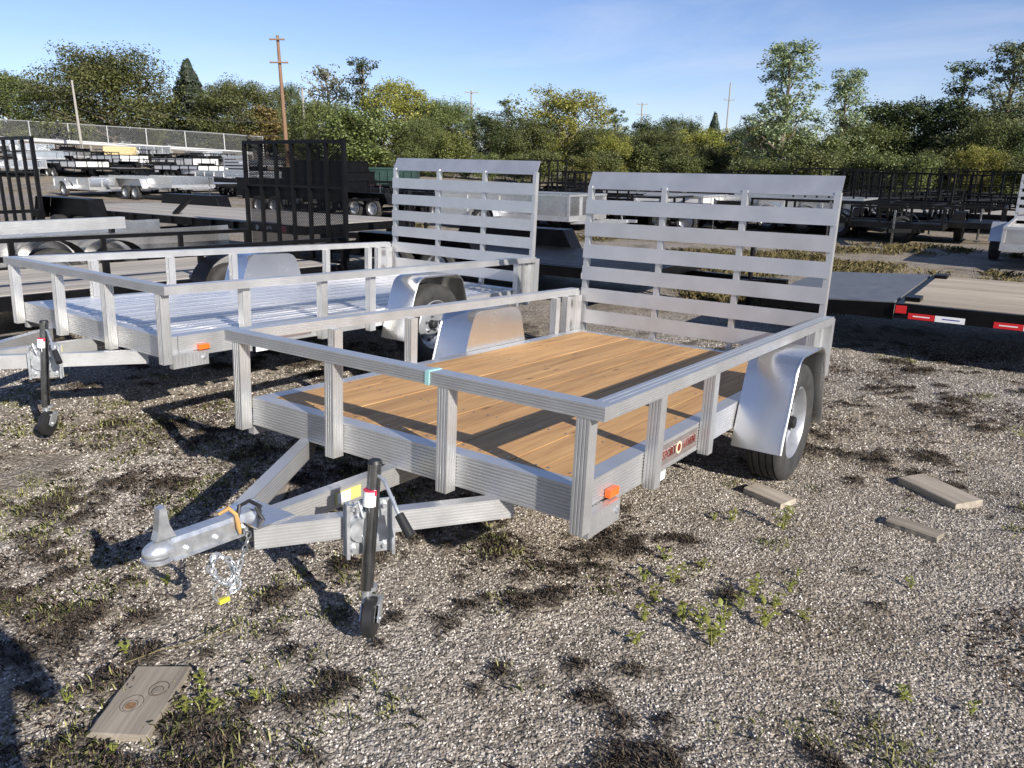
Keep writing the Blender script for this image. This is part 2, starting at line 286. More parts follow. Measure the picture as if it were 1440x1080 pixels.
def ribbed(w, h, nb=0, nt=0, nl=0, nr=0, d=.003, g=.005):   # rectangle w x h centred, n grooves per side
    P = []
    def side(a, b, n, inward):
        a = Vector(a); b = Vector(b); L = (b - a).length; e = (b - a) / L; P.append(tuple(a))
        for i in range(n):
            c = L * (i + 1) / (n + 1)
            for q, dd in ((c - g / 2, 0), (c - g / 4, d), (c + g / 4, d), (c + g / 2, 0)): p = a + e * q + Vector(inward) * dd; P.append(tuple(p))
    side((-w / 2, -h / 2), (w / 2, -h / 2), nb, (0, 1)); side((w / 2, -h / 2), (w / 2, h / 2), nr, (-1, 0))
    side((w / 2, h / 2), (-w / 2, h / 2), nt, (0, -1)); side((-w / 2, h / 2), (-w / 2, -h / 2), nl, (1, 0)); return P
def text_mesh(s, size, depth=.001):
    c = bpy.data.curves.new('t', 'FONT'); c.body = s; c.size = size; c.extrude = depth; c.align_x = 'CENTER'; c.align_y = 'CENTER'; c.offset = size * .012; c.resolution_u = 2
    o = bpy.data.objects.new('t', c); COL.objects.link(o); dg = bpy.context.evaluated_depsgraph_get(); me = bpy.data.meshes.new_from_object(o.evaluated_get(dg)); bpy.data.objects.remove(o); bpy.data.curves.remove(c); return me
def frame_matrix(loc, yaw, pitch=0, roll=0):   # local x = right side, y = towards the rear, z = up
    cy, sy = math.cos(yaw), math.sin(yaw); u = Vector((sy, cy, 0)); v = Vector((cy, -sy, 0)); w = Vector((0, 0, 1))
    c, s = math.cos(pitch), math.sin(pitch); u2 = u * c - w * s; w2 = w * c + u * s
    c, s = math.cos(roll), math.sin(roll); v2 = v * c - w2 * s; w3 = w2 * c + v * s
    m = Matrix((v2, u2, w3)).transposed().to_4x4(); m.translation = Vector(loc); return m

# ------------------------------------------------------------------ terrain
def sstep(a, b, x): t = np.clip((x - a) / (b - a), 0, 1); return t * t * (3 - 2 * t)
def hgt(x, y):
    x = np.asarray(x, float); y = np.asarray(y, float)
    A = np.interp(x, [-140, -50, -30, -8, 15, 40], [4.5, 3.7, 2.7, 1.3, .35, .25])
    return A * np.clip((y - 40) / 40, 0, 1) ** 1.25
_tab = np.random.default_rng(3).random((256, 256))
def vnoise(x, y):
    xi = np.floor(x).astype(int); yi = np.floor(y).astype(int); fx = x - xi; fy = y - yi; fx = fx * fx * (3 - 2 * fx); fy = fy * fy * (3 - 2 * fy)
    g = lambda a, b: _tab[a % 256, b % 256]
    return (g(xi, yi) * (1 - fx) + g(xi + 1, yi) * fx) * (1 - fy) + (g(xi, yi + 1) * (1 - fx) + g(xi + 1, yi + 1) * fx) * fy
def fbm(x, y, o=4):
    s = 0; a = .5
    for i in range(o): s = s + a * vnoise(x * 2 ** i + 17 * i, y * 2 ** i + 31 * i); a *= .5
    return s / (1 - .5 ** o)
RX0, RY0, RST = -5.0, 1.0, .02; RW, RH = 540, 420
_rx, _ry = np.meshgrid(RX0 + RST * np.arange(RW), RY0 + RST * np.arange(RH)); RAST = np.zeros((RH, RW)); _cr = np.random.default_rng(21)
_wob = fbm(_rx * 13, _ry * 13, 4) - .5
for _ in range(5200):
    cx, cy = _cr.uniform(-4.8, 5.6), 1.2 + 7.6 * _cr.random() ** 1.4; rr = .022 + .10 * _cr.random() ** 2.6
    dens = float(fbm(np.array(cx * .9 + 11), np.array(cy * .9 + 4), 3)) + .11 * (.2 < cx < 1.5) * (2.2 < cy < 3.5) + .05 * (cy < 3) * (cx > -.7) - .05 * (cx < -.7)
    if _cr.random() > np.clip((dens - .42) * 2.6, .04, 1): continue
    i0, i1 = int((cy - .2 - RY0) / RST), int((cy + .2 - RY0) / RST); j0, j1 = int((cx - .22 - RX0) / RST), int((cx + .22 - RX0) / RST); i0, j0 = max(i0, 0), max(j0, 0)
    if i1 <= i0 or j1 <= j0: continue
    sub = np.s_[i0:i1, j0:j1]; d = np.hypot((_rx[sub] - cx) * _cr.uniform(.7, 1.1), (_ry[sub] - cy)) / rr + _wob[sub] * 2.4; RAST[sub] = np.maximum(RAST[sub], np.clip(1.15 - .8 * d, 0, 1))
def mossn(x, y):
    x = np.asarray(x, float); y = np.asarray(y, float); i = np.round((y - RY0) / RST).astype(int); j = np.round((x - RX0) / RST).astype(int); ok = (i >= 0) & (i < RH) & (j >= 0) & (j < RW)
    return np.where(ok, RAST[np.clip(i, 0, RH - 1), np.clip(j, 0, RW - 1)], 0)
def micro(x, y):
    near = 1 - sstep(12, 22, np.hypot(x, y - 4)); return near * ((fbm(x * 2.2, y * 2.2) - .5) * .035 + (fbm(x * 11, y * 11, 3) - .5) * .014 + .016 * sstep(.1, .8, mossn(x, y)))
def gz(x, y): return hgt(x, y) + micro(x, y)
def ax(a, b, fine, far0, far1):
    f = list(np.arange(a, b, fine)); st = fine; q = b; up = []
    while q < far1: up.append(q); st *= 1.12; q += st
    up.append(far1); dn = []; st = fine; q = a - fine
    while q > far0: dn.append(q); st *= 1.12; q -= st
    dn.append(far0); return np.array(dn[::-1] + f + up)
xs = ax(-4.2, 5.2, .03, -500, 500); ys = ax(1.3, 7.5, .03, -60, 700)
GX, GY = np.meshgrid(xs, ys); nx, ny = len(xs), len(ys)
V = np.stack([GX, GY, gz(GX, GY)], -1).reshape(-1, 3); I = np.arange(nx * ny).reshape(ny, nx)
F = np.stack([I[:-1, :-1], I[:-1, 1:], I[1:, 1:], I[1:, :-1]], -1).reshape(-1, 4)
gob = npmesh('ground', V, F, 'ground', 'structure', smooth=True)
sa = gob.data.attributes.new('soil', 'FLOAT', 'POINT'); sa.data.foreach_set('value', (.75 * sstep(.1, .75, mossn(V[:, 0], V[:, 1])) * (1 - sstep(9, 14, np.hypot(V[:, 0], V[:, 1])))).astype(np.float32))

# ------------------------------------------------------------------ aluminium utility trailers
WG = .358
RAILP = ribbed(.075, .053, 0, 2, 4, 4, .0035, .006)
POSTP = ribbed(.055, .060, 3, 3, 3, 3, .003, .006)
BEAMP = ribbed(.075, .14, 0, 0, 9, 9, .0035, .008)
TONGP = ribbed(.055, .085, 0, 0, 6, 6, .003, .007)
def wheel(parent, cx, cy, cz, side, rr=.342, width=.205, detail=True, dark_rim=False):
    # cx: outer face position along local x; side=+1 outer towards +x
    k = rr / .342; c = (cx - side * width / 2, cy, cz); h = width / 2
    prof = [(-h * .72, .205 * k), (-h * .95, .235 * k), (-h, .28 * k), (-h * .92, .318 * k), (-h * .78, .336 * k)]
    tr = []
    for a in (-.55, -.18, .18, .55): tr += [(h * (a - .05), .342 * k), (h * (a - .03), .333 * k), (h * (a + .03), .333 * k), (h * (a + .05), .342 * k)]
    prof = prof + tr + [(-a, r) for a, r in prof[::-1]]
    if not detail: prof = [(-h * .72, .205 * k), (-h, .28 * k), (-h * .78, .336 * k), (h * .78, .336 * k), (h, .28 * k), (h * .72, .205 * k)]
    t = MB().lathe(prof, c, 'x', 48 if detail else 20).build('wheel', 'rubber', parent, True)
    s = side
    rp = [(s * h * .76, .212 * k), (s * h * .82, .205 * k), (s * h * .70, .192 * k), (s * h * .2, .182 * k), (s * h * .05, .15 * k), (s * h * .22, .095 * k), (s * h * .30, .06 * k), (s * h * .30, .0)]
    MB().lathe(rp, c, 'x', 40 if detail else 16).build('rim', 'black' if dark_rim else 'rim', t, True)
    MB().lathe([(-s * h * .76, .21 * k), (-s * h * .2, .18 * k), (-s * h * .2, .02)], c, 'x', 20).build('rim_back', 'zinc', t, True)
    if detail:
        MB().lathe([(s * h * .28, .038), (s * h * .75, .034), (s * h * .78, .03), (s * h * .78, 0)], c, 'x', 18).build('hub_cap', 'plastic', t, True)
        for i in range(5):
            a = 2 * math.pi * i / 5 + .3; p = Vector(c) + Vector((s * h * .25, .066 * math.cos(a), .066 * math.sin(a)))
            MB().cyl(p, p + Vector((s * .026, 0, 0)), .011, .009, 6).build('lug_nut', 'zinc', t)
        for i in range(8):
            a = 2 * math.pi * i / 8; p = Vector(c) + Vector((s * h * .062, .137 * math.cos(a), .137 * math.sin(a)))
            MB().cyl(p, p + Vector((s * .008, 0, 0)), .017, .017, 12).build('wheel_slot', 'plastic', t)
    return t
def fender_jeep(parent, side, wu, hi=.405, lo=-.095, vin=.955, vout=1.22, mtl='alu_plate'):
    pr = [(-.43, lo), (-.405, .0), (-.32, .27), (-.285, .355), (-.25, .388), (-.20, hi), (.20, hi), (.25, .388), (.285, .355), (.32, .27), (.405, .0), (.43, lo)]
    m = MB((0, 0, WG)); n = len(pr); th = .004
    def q(p, x): return (side * x, wu + p[0], p[1])
    cx = wu
    ins = [(a * (1 - th / .3), b - th) for a, b in pr]
    vs = [q(p, vin) for p in pr] + [q(p, vout) for p in pr] + [q(p, vin + th) for p in ins] + [q(p, vout) for p in ins]
    fs = []
    for i in range(n - 1):
        fs += [(i, i + 1, n + i + 1, n + i), (2 * n + i, 3 * n + i, 3 * n + i + 1, 2 * n + i + 1), (n + i, n + i + 1, 3 * n + i + 1, 3 * n + i)]
    if side < 0: fs = [f[::-1] for f in fs]
    m.add(vs, fs); f = m.build('fender', mtl, parent, True)
    # rolled outer lip
    MB((0, 0, WG)).tube([(side * vout, wu + a, b) for a, b in pr], .0065, 6).build('fender_lip', mtl, f, True)
    # inner splash panel
    pm = MB((0, 0, WG)); vs = [(side * vin, wu + a, b) for a, b in pr] + [(side * (vin - .004), wu + a, b) for a, b in pr]
    k = n; pm.add(vs, [tuple(range(k)), tuple(range(2 * k - 1, k - 1, -1))] + [(i, k + i, k + (i + 1) % k, (i + 1) % k) for i in range(k)])
    pm.build('splash_panel', 'alu_plate', f)
    return f
def jack(parent, v, u, top, bot, wheelr=.075, crank=True):
    o = (0, 0, WG); lean = .02
    T_ = MB(o).cyl((v, u - lean, bot + .17), (v, u + lean, top), .0245, .0245, 20).build('jack', 'zinc', parent, True, label='zinc swing-up tongue jack with crank handle')
    MB(o).cyl((v, u + lean, top), (v, u + lean, top + .012), .027, .022, 20).build('jack_cap', 'plastic', T_, True)
    MB(o).cyl((v, u - lean, bot + .09), (v, u - lean, bot + .19), .020, .020, 16).build('inner_tube', 'galv', T_, True)
    MB(o).cyl((v, u - lean * .4, top - .155), (v, u - lean * .2, top - .10), .0252, .0252, 20).build('safety_label', 'sticker_w', T_, True)
    MB(o).cyl((v, u - lean * .1, top - .115), (v, u - lean * .1, top - .094), .0255, .0255, 20).build('label_band', 'sticker_r', T_, True)
    MB(o).cyl((v, u - lean * .3, bot + .165), (v, u - lean * .3, bot + .180), .029, .029, 16).build('collar', 'galv', T_, True)
    # caster
    w = MB(o).lathe([(-.022, .02), (-.024, wheelr * .8), (-.016, wheelr), (.016, wheelr), (.024, wheelr * .8), (.022, .02)], (v + .012, u - .05, bot + wheelr), 'x', 26).spin(v, u, .55).build('caster_wheel', 'plastic', T_, True)
    for s in (-1, 1):
        fm = MB(o); x0 = v + .012 + s * .031; vs = [(x0, u + .012, bot + .13), (x0, u - .055, bot + .13), (x0, u - .085, bot + .075), (x0, u - .06, bot + .055), (x0, u - .02, bot + .07)]
        n = 5; vs2 = [(x + s * .004, y, z) for x, y, z in vs]; fm.add(vs + vs2, [tuple(range(n)), tuple(range(2 * n - 1, n - 1, -1))] + [(i, n + i, n + (i + 1) % n, (i + 1) % n) for i in range(n)])
        fm.spin(v, u, .55).build('fork_plate', 'galv', T_)
    MB(o).box(v - .02, v + .045, u - .058, u + .014, bot + .128, bot + .134).spin(v, u, .55).build('fork_bridge', 'galv', T_)
    MB(o).cyl((v - .028, u - .05, bot + wheelr), (v + .052, u - .05, bot + wheelr), .007, .007, 8).spin(v, u, .55).build('axle_bolt', 'galv', T_)
    # mounting bracket on the beam
    sp = lambda m_: m_.spin(v, u, 1.003)
    sp(MB(o).box(v - .095, v + .095, u + .0265, u + .0325, -.15, .06)).build('mount_plate', 'galv', T_)
    for x in (-.089, .077): sp(MB(o).box(v + x, v + x + .012, u - .012, u + .026, -.15, .06)).build('mount_rib', 'galv', T_)
    sp(MB(o).cyl((v - .03, u + .026, -.05), (v - .03, u + .004, -.05), .052, .046, 24)).build('swivel_disc', 'galv', T_, True)
    for x in (-.06, .055):
        for z in (-.125, .035): sp(MB(o).cyl((v + x, u + .026, z), (v + x, u + .010, z), .011, .010, 6)).build('bolt', 'galv', T_)
    sp(MB(o).tube([(v - .075, u - .005, .04), (v - .05, u - .02, .075), (v - .035, u - .028, .02)], .006, 6)).build('pull_pin', 'galv', T_, True)
    sp(MB(o).box(v - .03, v + .03, u - .003, u + .026, -.10, -.07)).build('clamp', 'galv', T_)
    sp(MB(o).box(v - .03, v + .03, u - .003, u + .026, .0, .025)).build('clamp', 'galv', T_)
    if crank:
        a = Vector((v + .02, u + lean, top - .045)); b = a + Vector((.03, -.004, -.008)); c = b + Vector((.085, -.012, -.105)); d = c + Vector((.062, -.006, -.062))
        MB(o).tube([a, b, c], .007, 8).build('crank_arm', 'galv', T_, True)
        MB(o).cyl(c, d, .017, .019, 12).build('crank_grip', 'plastic', T_, True)
    return T_
def chain(parent, pts, r=.0042, ll=.034):
    pts = [Vector(p) for p in pts]; P = []
    for i in range(len(pts) - 1):
        n = max(1, int((pts[i + 1] - pts[i]).length / .004))
        P += [pts[i].lerp(pts[i + 1], j / n) for j in range(n)]
    m = MB((0, 0, WG)); step = 6; k = 0
    for i in range(0, len(P) - 8, step):
        a, b = P[i], P[i + 8]; d = (b - a).normalized(); c = (a + b) / 2; s = d.orthogonal().normalized()
        s = Matrix.Rotation(math.pi / 2 * (k % 2) + .4, 3, d) @ s; k += 1; hl, hw = ll / 2 - .006, .009; ring = []
        for t in range(10):
            an = 2 * math.pi * t / 10; ring.append(c + d * (hl * math.copysign(min(1, abs(math.cos(an)) * 1.3), math.cos(an))) + s * (hw * math.sin(an)))
        m.tube(ring, r * .8, 5, True)
    return m.build('safety_chain', 'galv', parent, True)
def gate(parent, u, W2, w0, w1, n=7, flap=True, mtl='alu_gate'):
    o = (0, 0, WG); pitch = (w1 - w0) / (n - .37)
    G_ = MB(o).bar((-W2 + .042, u + .035, w0 - .02), (W2 - .042, u + .035, w0 - .02), .045, .04).build('ramp_gate', 'alu', parent, label='upright aluminium ramp gate with wide horizontal slats')
    for v in (-W2 + .02, W2 - .02): MB(o).bar((v, u + .035, w0 - .04), (v, u + .035, w1 + .02), .04, .05, (0, 1, 0)).build('upright', 'alu', G_)
    for v in (-.31, .32): MB(o).bar((v, u + .032, w0 + .001), (v, u + .032, w1 + .02), .04, .045, (0, 1, 0)).build('upright', 'alu', G_)
    sm = MB().bar((-W2, 0, 0), (W2, 0, 0), .008, .112).mesh('slat')
    for i in range(n):
        z = w1 - .09 - i * pitch
        link('slat', sm, mtl, G_, loc=(0, u + random.uniform(-.0015, .0015), z - .056 + WG)).rotation_euler = (random.uniform(-.03, .03), 0, random.uniform(-.0015, .0015))
    if flap:
        f = MB(o); f.extr([(-.003, 0), (.003, 0), (.003, .15), (-.003, .15)], (-W2, u + .012, w1 - .005), (W2, u + .012, w1 - .005), Vector((0, .42, .91)))
        f.build('top_flap', mtl, G_)
    return G_
def name_plate(parent, u0, u1, w0, w1, v, tilt=0):
    pl = MB((0, 0, WG)).box(v, v + .003, u0, u1, w0, w1).build('name_plate', 'plate', parent, label='dark name plate with red lettering and round emblem')
    L = u1 - u0
    def put(s, uc, size, m_, name, z, tw):
        me = text_mesh(s, size); me.materials.clear(); o = link(name, me, m_, pl)
        ext = [c.co.x for c in me.vertices]; f = L * tw / (max(ext) - min(ext))
        o.matrix_basis = Matrix(((0, 0, 1, v + z), (1, 0, 0, uc), (0, 1, 0, (w0 + w1) / 2 + WG), (0, 0, 0, 1))) @ Matrix.Diagonal((f, 1, 1, 1))
    h = (w1 - w0) * .62
    for s, a in (('SPORT', .33), ('HAVEN', .78)):
        put(s, u0 + L * a, h, 'maroon', 'lettering', .0056, .31); put(s, u0 + L * a, h * 1.14, 'outline', 'lettering_outline', .0040, .325)
    c = Vector((v + .003, u0 + L * .555, (w0 + w1) / 2))
    e = MB((0, 0, WG)).cyl(c, c + Vector((.002, 0, 0)), h * .52, h * .52, 20).build('emblem', 'cream_ink', pl)
    MB((0, 0, WG)).cyl(c + Vector((.002, 0, 0)), c + Vector((.003, 0, 0)), h * .34, h * .34, 16).build('emblem_centre', 'maroon', e)
def alu_trailer(label, mw, L, wu, deck, posts_r, posts_l, full=True):
    T = thing('utility_trailer', label, 'trailer', mw, None); o = (0, 0, WG); H = .474; WO = 1.057
    up = (0, 0, 1)
    MB(o).extr(RAILP, (-WO, .0375, H - .0265), (WO, .0375, H - .0265)).build('front_rail', 'alu', T)
    for s in (-1, 1): MB(o).extr(RAILP, (s * (WO - .0375), .0765, H - .0265), (s * (WO - .0375), L, H - .0265)).build('side_rail', 'alu', T)
    for s in (-1, 1): MB(o).box(s * WO - .0035 if s > 0 else -WO - .001, WO + .001 if s > 0 else -WO + .0035, .002, .074, H - .052, H - .001).build('rail_end_cap', 'alu', T)
    pf = MB(o).extr(POSTP, (0, 0, -.02), (0, 0, H - .053), (0, 1, 0)).mesh('rail_post')
    for v in (-.973, -.318, .338, .973): link('rail_post', pf, 'alu', T, loc=(v, .032, 0))
    for s, pu in ((1, posts_r), (-1, posts_l)):
        for u in pu: link('rail_post', pf, 'alu', T, loc=(s * .973, u, 0))
    # frame beams
    MB(o).extr(BEAMP, (-.94, .10, .068), (.94, .10, .068)).build('front_beam', 'alu', T)
    for s in (-1, 1): MB(o).extr(BEAMP, (s * .905, .14, .068), (s * .905, L - .03, .068)).build('side_beam', 'alu', T)
    MB(o).extr(BEAMP, (-.865, L - .08, .060), (.865, L - .08, .060)).build('rear_beam', 'alu', T)
    for u in np.arange(.6, L - .3, .6): MB(o).box(-.865, .865, u, u + .05, .02, .095).build('cross_member', 'alu', T)
    # rear corner posts (two legs and a web)
    for s in (-1, 1):
        for u in (L - .21, L - .035): link('rail_post', pf, 'alu', T, loc=(s * .973, u, 0))
        MB(o).box(s * .973 - .004, s * .973 + .004, L - .18, L - .066, -.01, H - .06).build('corner_web', 'alu_plate', T)
        MB(o).bar((s * 1.02, L + .035, .05), (s * 1.02, L + .035, H - .02), .06, .075, (0, 1, 0)).build('gate_stop', 'alu', T)
    # deck
    u0, u1 = .138, L - .125
    if deck == 'wood':
        n = 12; p = 1.73 / n; bm_ = MB().box(-p / 2 + .002, p / 2 - .002, 0, u1 - u0, -.036, 0).mesh('deck_board')
        for i in range(n): link('deck_board', bm_, 'pine', T, loc=(-.865 + p * (i + .5), u0, .138 + WG + random.uniform(-.0015, .0015)))
        sc_ = MB()
        for u in list(np.arange(.62, L - .3, .6)) + [u0 + .03, u1 - .03]:
            for i in range(n):
                for q in (-.045, .045): x_ = -.865 + p * (i + .5) + q + random.uniform(-.006, .006); y_ = u + random.uniform(-.006, .006); sc_.cyl((x_, y_, .1385 + WG), (x_, y_, .1402 + WG), .0055, .0055, 6)
        sc_.build('deck_screws', 'zinc', T, kind='stuff')
    else:
        n = 11; p = 1.73 / n; hw_ = p / 2 - .005; tp = [(1, .012), (.84, .012), (.80, .003), (.06, .003), (.03, .009), (-.03, .009), (-.06, .003), (-.80, .003), (-.84, .012), (-1, .012)]; prof = [(-hw_, -.015), (hw_, -.015)] + [(a_ * hw_, z_) for a_, z_ in tp]; bm_ = MB().extr(prof, (0, 0, -.015), (0, u1 - u0, -.015)).mesh('deck_plank')
        for i in range(n): link('deck_plank', bm_, 'alu_deck', T, loc=(-.865 + p * (i + .5), u0, .138 + WG)).rotation_euler = (0, random.uniform(-.02, .02), 0)
    # running gear
    for s in (-1, 1): fender_jeep(T, s, wu); wheel(T, s * 1.195, wu, WG - .03 + (.016), s)
    MB(o).bar((-1.0, wu, -.06), (1.0, wu, -.06), .06, .06).build('axle', 'black', T)
    for s in (-1, 1): MB(o).box(s * .84 - .03, s * .84 + .03, wu - .33, wu + .33, -.055, -.025).build('spring', 'black', T); 
    for s in (-1, 1):
        for du in (-.33, .33): MB(o).box(s * .84 - .02, s * .84 + .02, wu + du - .02, wu + du + .02, -.06, .0).build('spring_hanger', 'black', T)
    # tongue
    MB(o).extr(TONGP, (0, -.70, -.045), (0, 1.1, -.045)).build('tongue_beam', 'alu', T)
    for s in (-1, 1): MB(o).extr(TONGP, (s * .068, -.70, -.045), (s * .60, .135, -.045)).build('tongue_beam', 'alu', T)
    MB(o).box(-.12, .12, -.72, -.56, -.0018, .004).build('tongue_cap', 'alu_plate', T)
    # coupler
    c = MB(o); pr = [(-.031, -.072), (-.031, -.02), (-.024, -.006), (.024, -.006), (.031, -.02), (.031, -.072), (.040, -.078), (.040, -.082), (-.040, -.082), (-.040, -.078)]
    c.extr(pr, (0, -.985, .034), (0, -.66, .034)); C_ = c.build('coupler', 'galv', T)
    MB(o).ball((0, -1.01, -.010), .046, 12, (.9, 1.3, .80)).build('ball_socket', 'galv', C_, True)
    MB(o).lathe([(-.028, .042), (-.032, .049), (-.04, .049), (-.044, .042)], (0, -1.02, 0), 'z', 24).build('socket_rim', 'galv', C_, True)
    lm = MB(o); pts = [(-.96, .03), (-1.03, .03), (-1.02, .06), (-1.012, .135), (-.99, .14), (-.98, .075)]; n = len(pts)
    lm.add([(-.016, a, b) for a, b in pts] + [(.016, a, b) for a, b in pts], [tuple(range(n)), tuple(range(2 * n - 1, n - 1, -1))] + [(i, n + i, n + (i + 1) % n, (i + 1) % n) for i in range(n)]); lm.build('latch', 'galv', C_)
    for u in (-.93, -.82, -.71): MB(o).cyl((.031, u, -.022), (.043, u, -.022), .011, .010, 6).build('bolt', 'galv', C_)
    jack(T, .34, -.395, .205, -.447 if full else -.50)
    # corner bracket, marker lamp, plate
    for s in (1, -1):
        MB(o).extr(ribbed(.042, .25, 0, 0, 9, 9, .004, .008), (s * .968, .196, -.058), (s * .968, .196, .032), (0, 1, 0)).build('corner_bracket', 'alu', T)
        MB(o).cyl((s * .988, .29, -.01), (s * 1.0, .29, -.01), .013, .011, 8).build('bracket_bolt', 'galv', T)
        lp = MB(o).box(s * .955 - .010, s * .955 + .014, .27, .345, .038, .070).build('marker_lamp', 'orange', T); MB(o).box(s * .950 - .010, s * .950 + .004, .24, .36, .031, .0335).build('lamp_base', 'plastic', lp)
    name_plate(T, .71, 1.215, .025, .118, .9432)
    MB(o).box(.9435, .9455, .72, .86, -.045, -.004).build('paper_tag', 'sticker_w', T)
    MB(o).box(.026, .0295, -.28, -.14, -.072, -.02).build('warning_label', 'sticker_y', T)
    MB(o).box(.0285, .0308, -.27, -.20, -.07, -.025).build('warning_label', 'sticker_w', T)
    gate(T, L + .03, .98, .10, 1.29)
    return T
YAW = .605; PIT = .0538
RM = frame_matrix((0, 0, 0), YAW, PIT).to_3x3()
O1 = Vector((.3058, 2.4894, .4615)); base1 = O1 + RM @ Vector((-2.1148 / 2, 0, -WG))
m1 = frame_matrix(base1, YAW, PIT, -.0002)
T1 = alu_trailer('open aluminium utility trailer with bare yellow pine deck and slatted rear gate', m1, 3.36, 2.165, 'wood', [.645, 1.27], [.645, 1.27, 2.98])
U2, V2_ = .6083, .0399
RM2 = frame_matrix((0, 0, 0), U2, V2_, .0108).to_3x3()
O2 = Vector((-2.1041, 4.5696, .5316)); base2 = O2 + RM2 @ Vector((-2.1173 / 2, 0, -WG - .04))
m2 = frame_matrix(O2 + RM2 @ Vector((-2.1173 / 2, 0, -WG)), U2, V2_, .0108)
T2 = alu_trailer('open aluminium utility trailer with silver ribbed metal plank deck', m2, 4.065, 2.37, 'alu', [.62, 1.30, 1.80], [.62, 1.29, 1.93, 3.08, 3.70], False)
# small fittings on the pine-deck trailer
o = (0, 0, WG)
MB(o).box(.246, .268, -.0025, .078, .418, .4765).build('teal_tape', 'teal', T1)
hp = [(-.02, -.60, .01), (-.005, -.66, .055), (.02, -.72, .06), (.035, -.74, .02), (.03, -.72, -.05), (.05, -.70, -.10)]
h1 = MB(o).tube(hp, .007, 8).build('wiring_harness', 'plastic', T1, True)
MB(o).tube([(.0, -.62, .012), (.06, -.68, .05), (.075, -.66, .0), (.055, -.62, -.06), (.085, -.60, -.10)], .006, 8).build('wire_loop', 'plastic', h1, True)
MB(o).tube([(.0, -.79, .045), (.015, -.76, .062), (.035, -.745, .04), (.05, -.745, -.005), (.048, -.74, -.03)], [.006, .009, .007, .009, .005], 8).build('wiring_plug', 'tan_plug', h1, True)
for s, dx in ((1, 0), (-1, .02)):
    chain(T1, [(.05, -.70, -.03), (.065, -.76, -.14), (.07 + dx, -.82, -.19), (.065 + dx, -.88, -.12), (.06, -.86, -.06), (.065 + dx, -.80, -.10), (.075 + dx, -.78, -.20), (.07, -.83, -.225)])
MB(o).tube([(.075, -.84 + .035 * math.cos(t), -.20 + .035 * math.sin(t)) for t in np.linspace(0, 5.6, 14)], .0035, 6).build('snap_hook', 'galv', T1, True)
MB(o).box(.068, .082, -.855, -.815, -.245, -.228).build('hook_tag', 'yellow', T1)

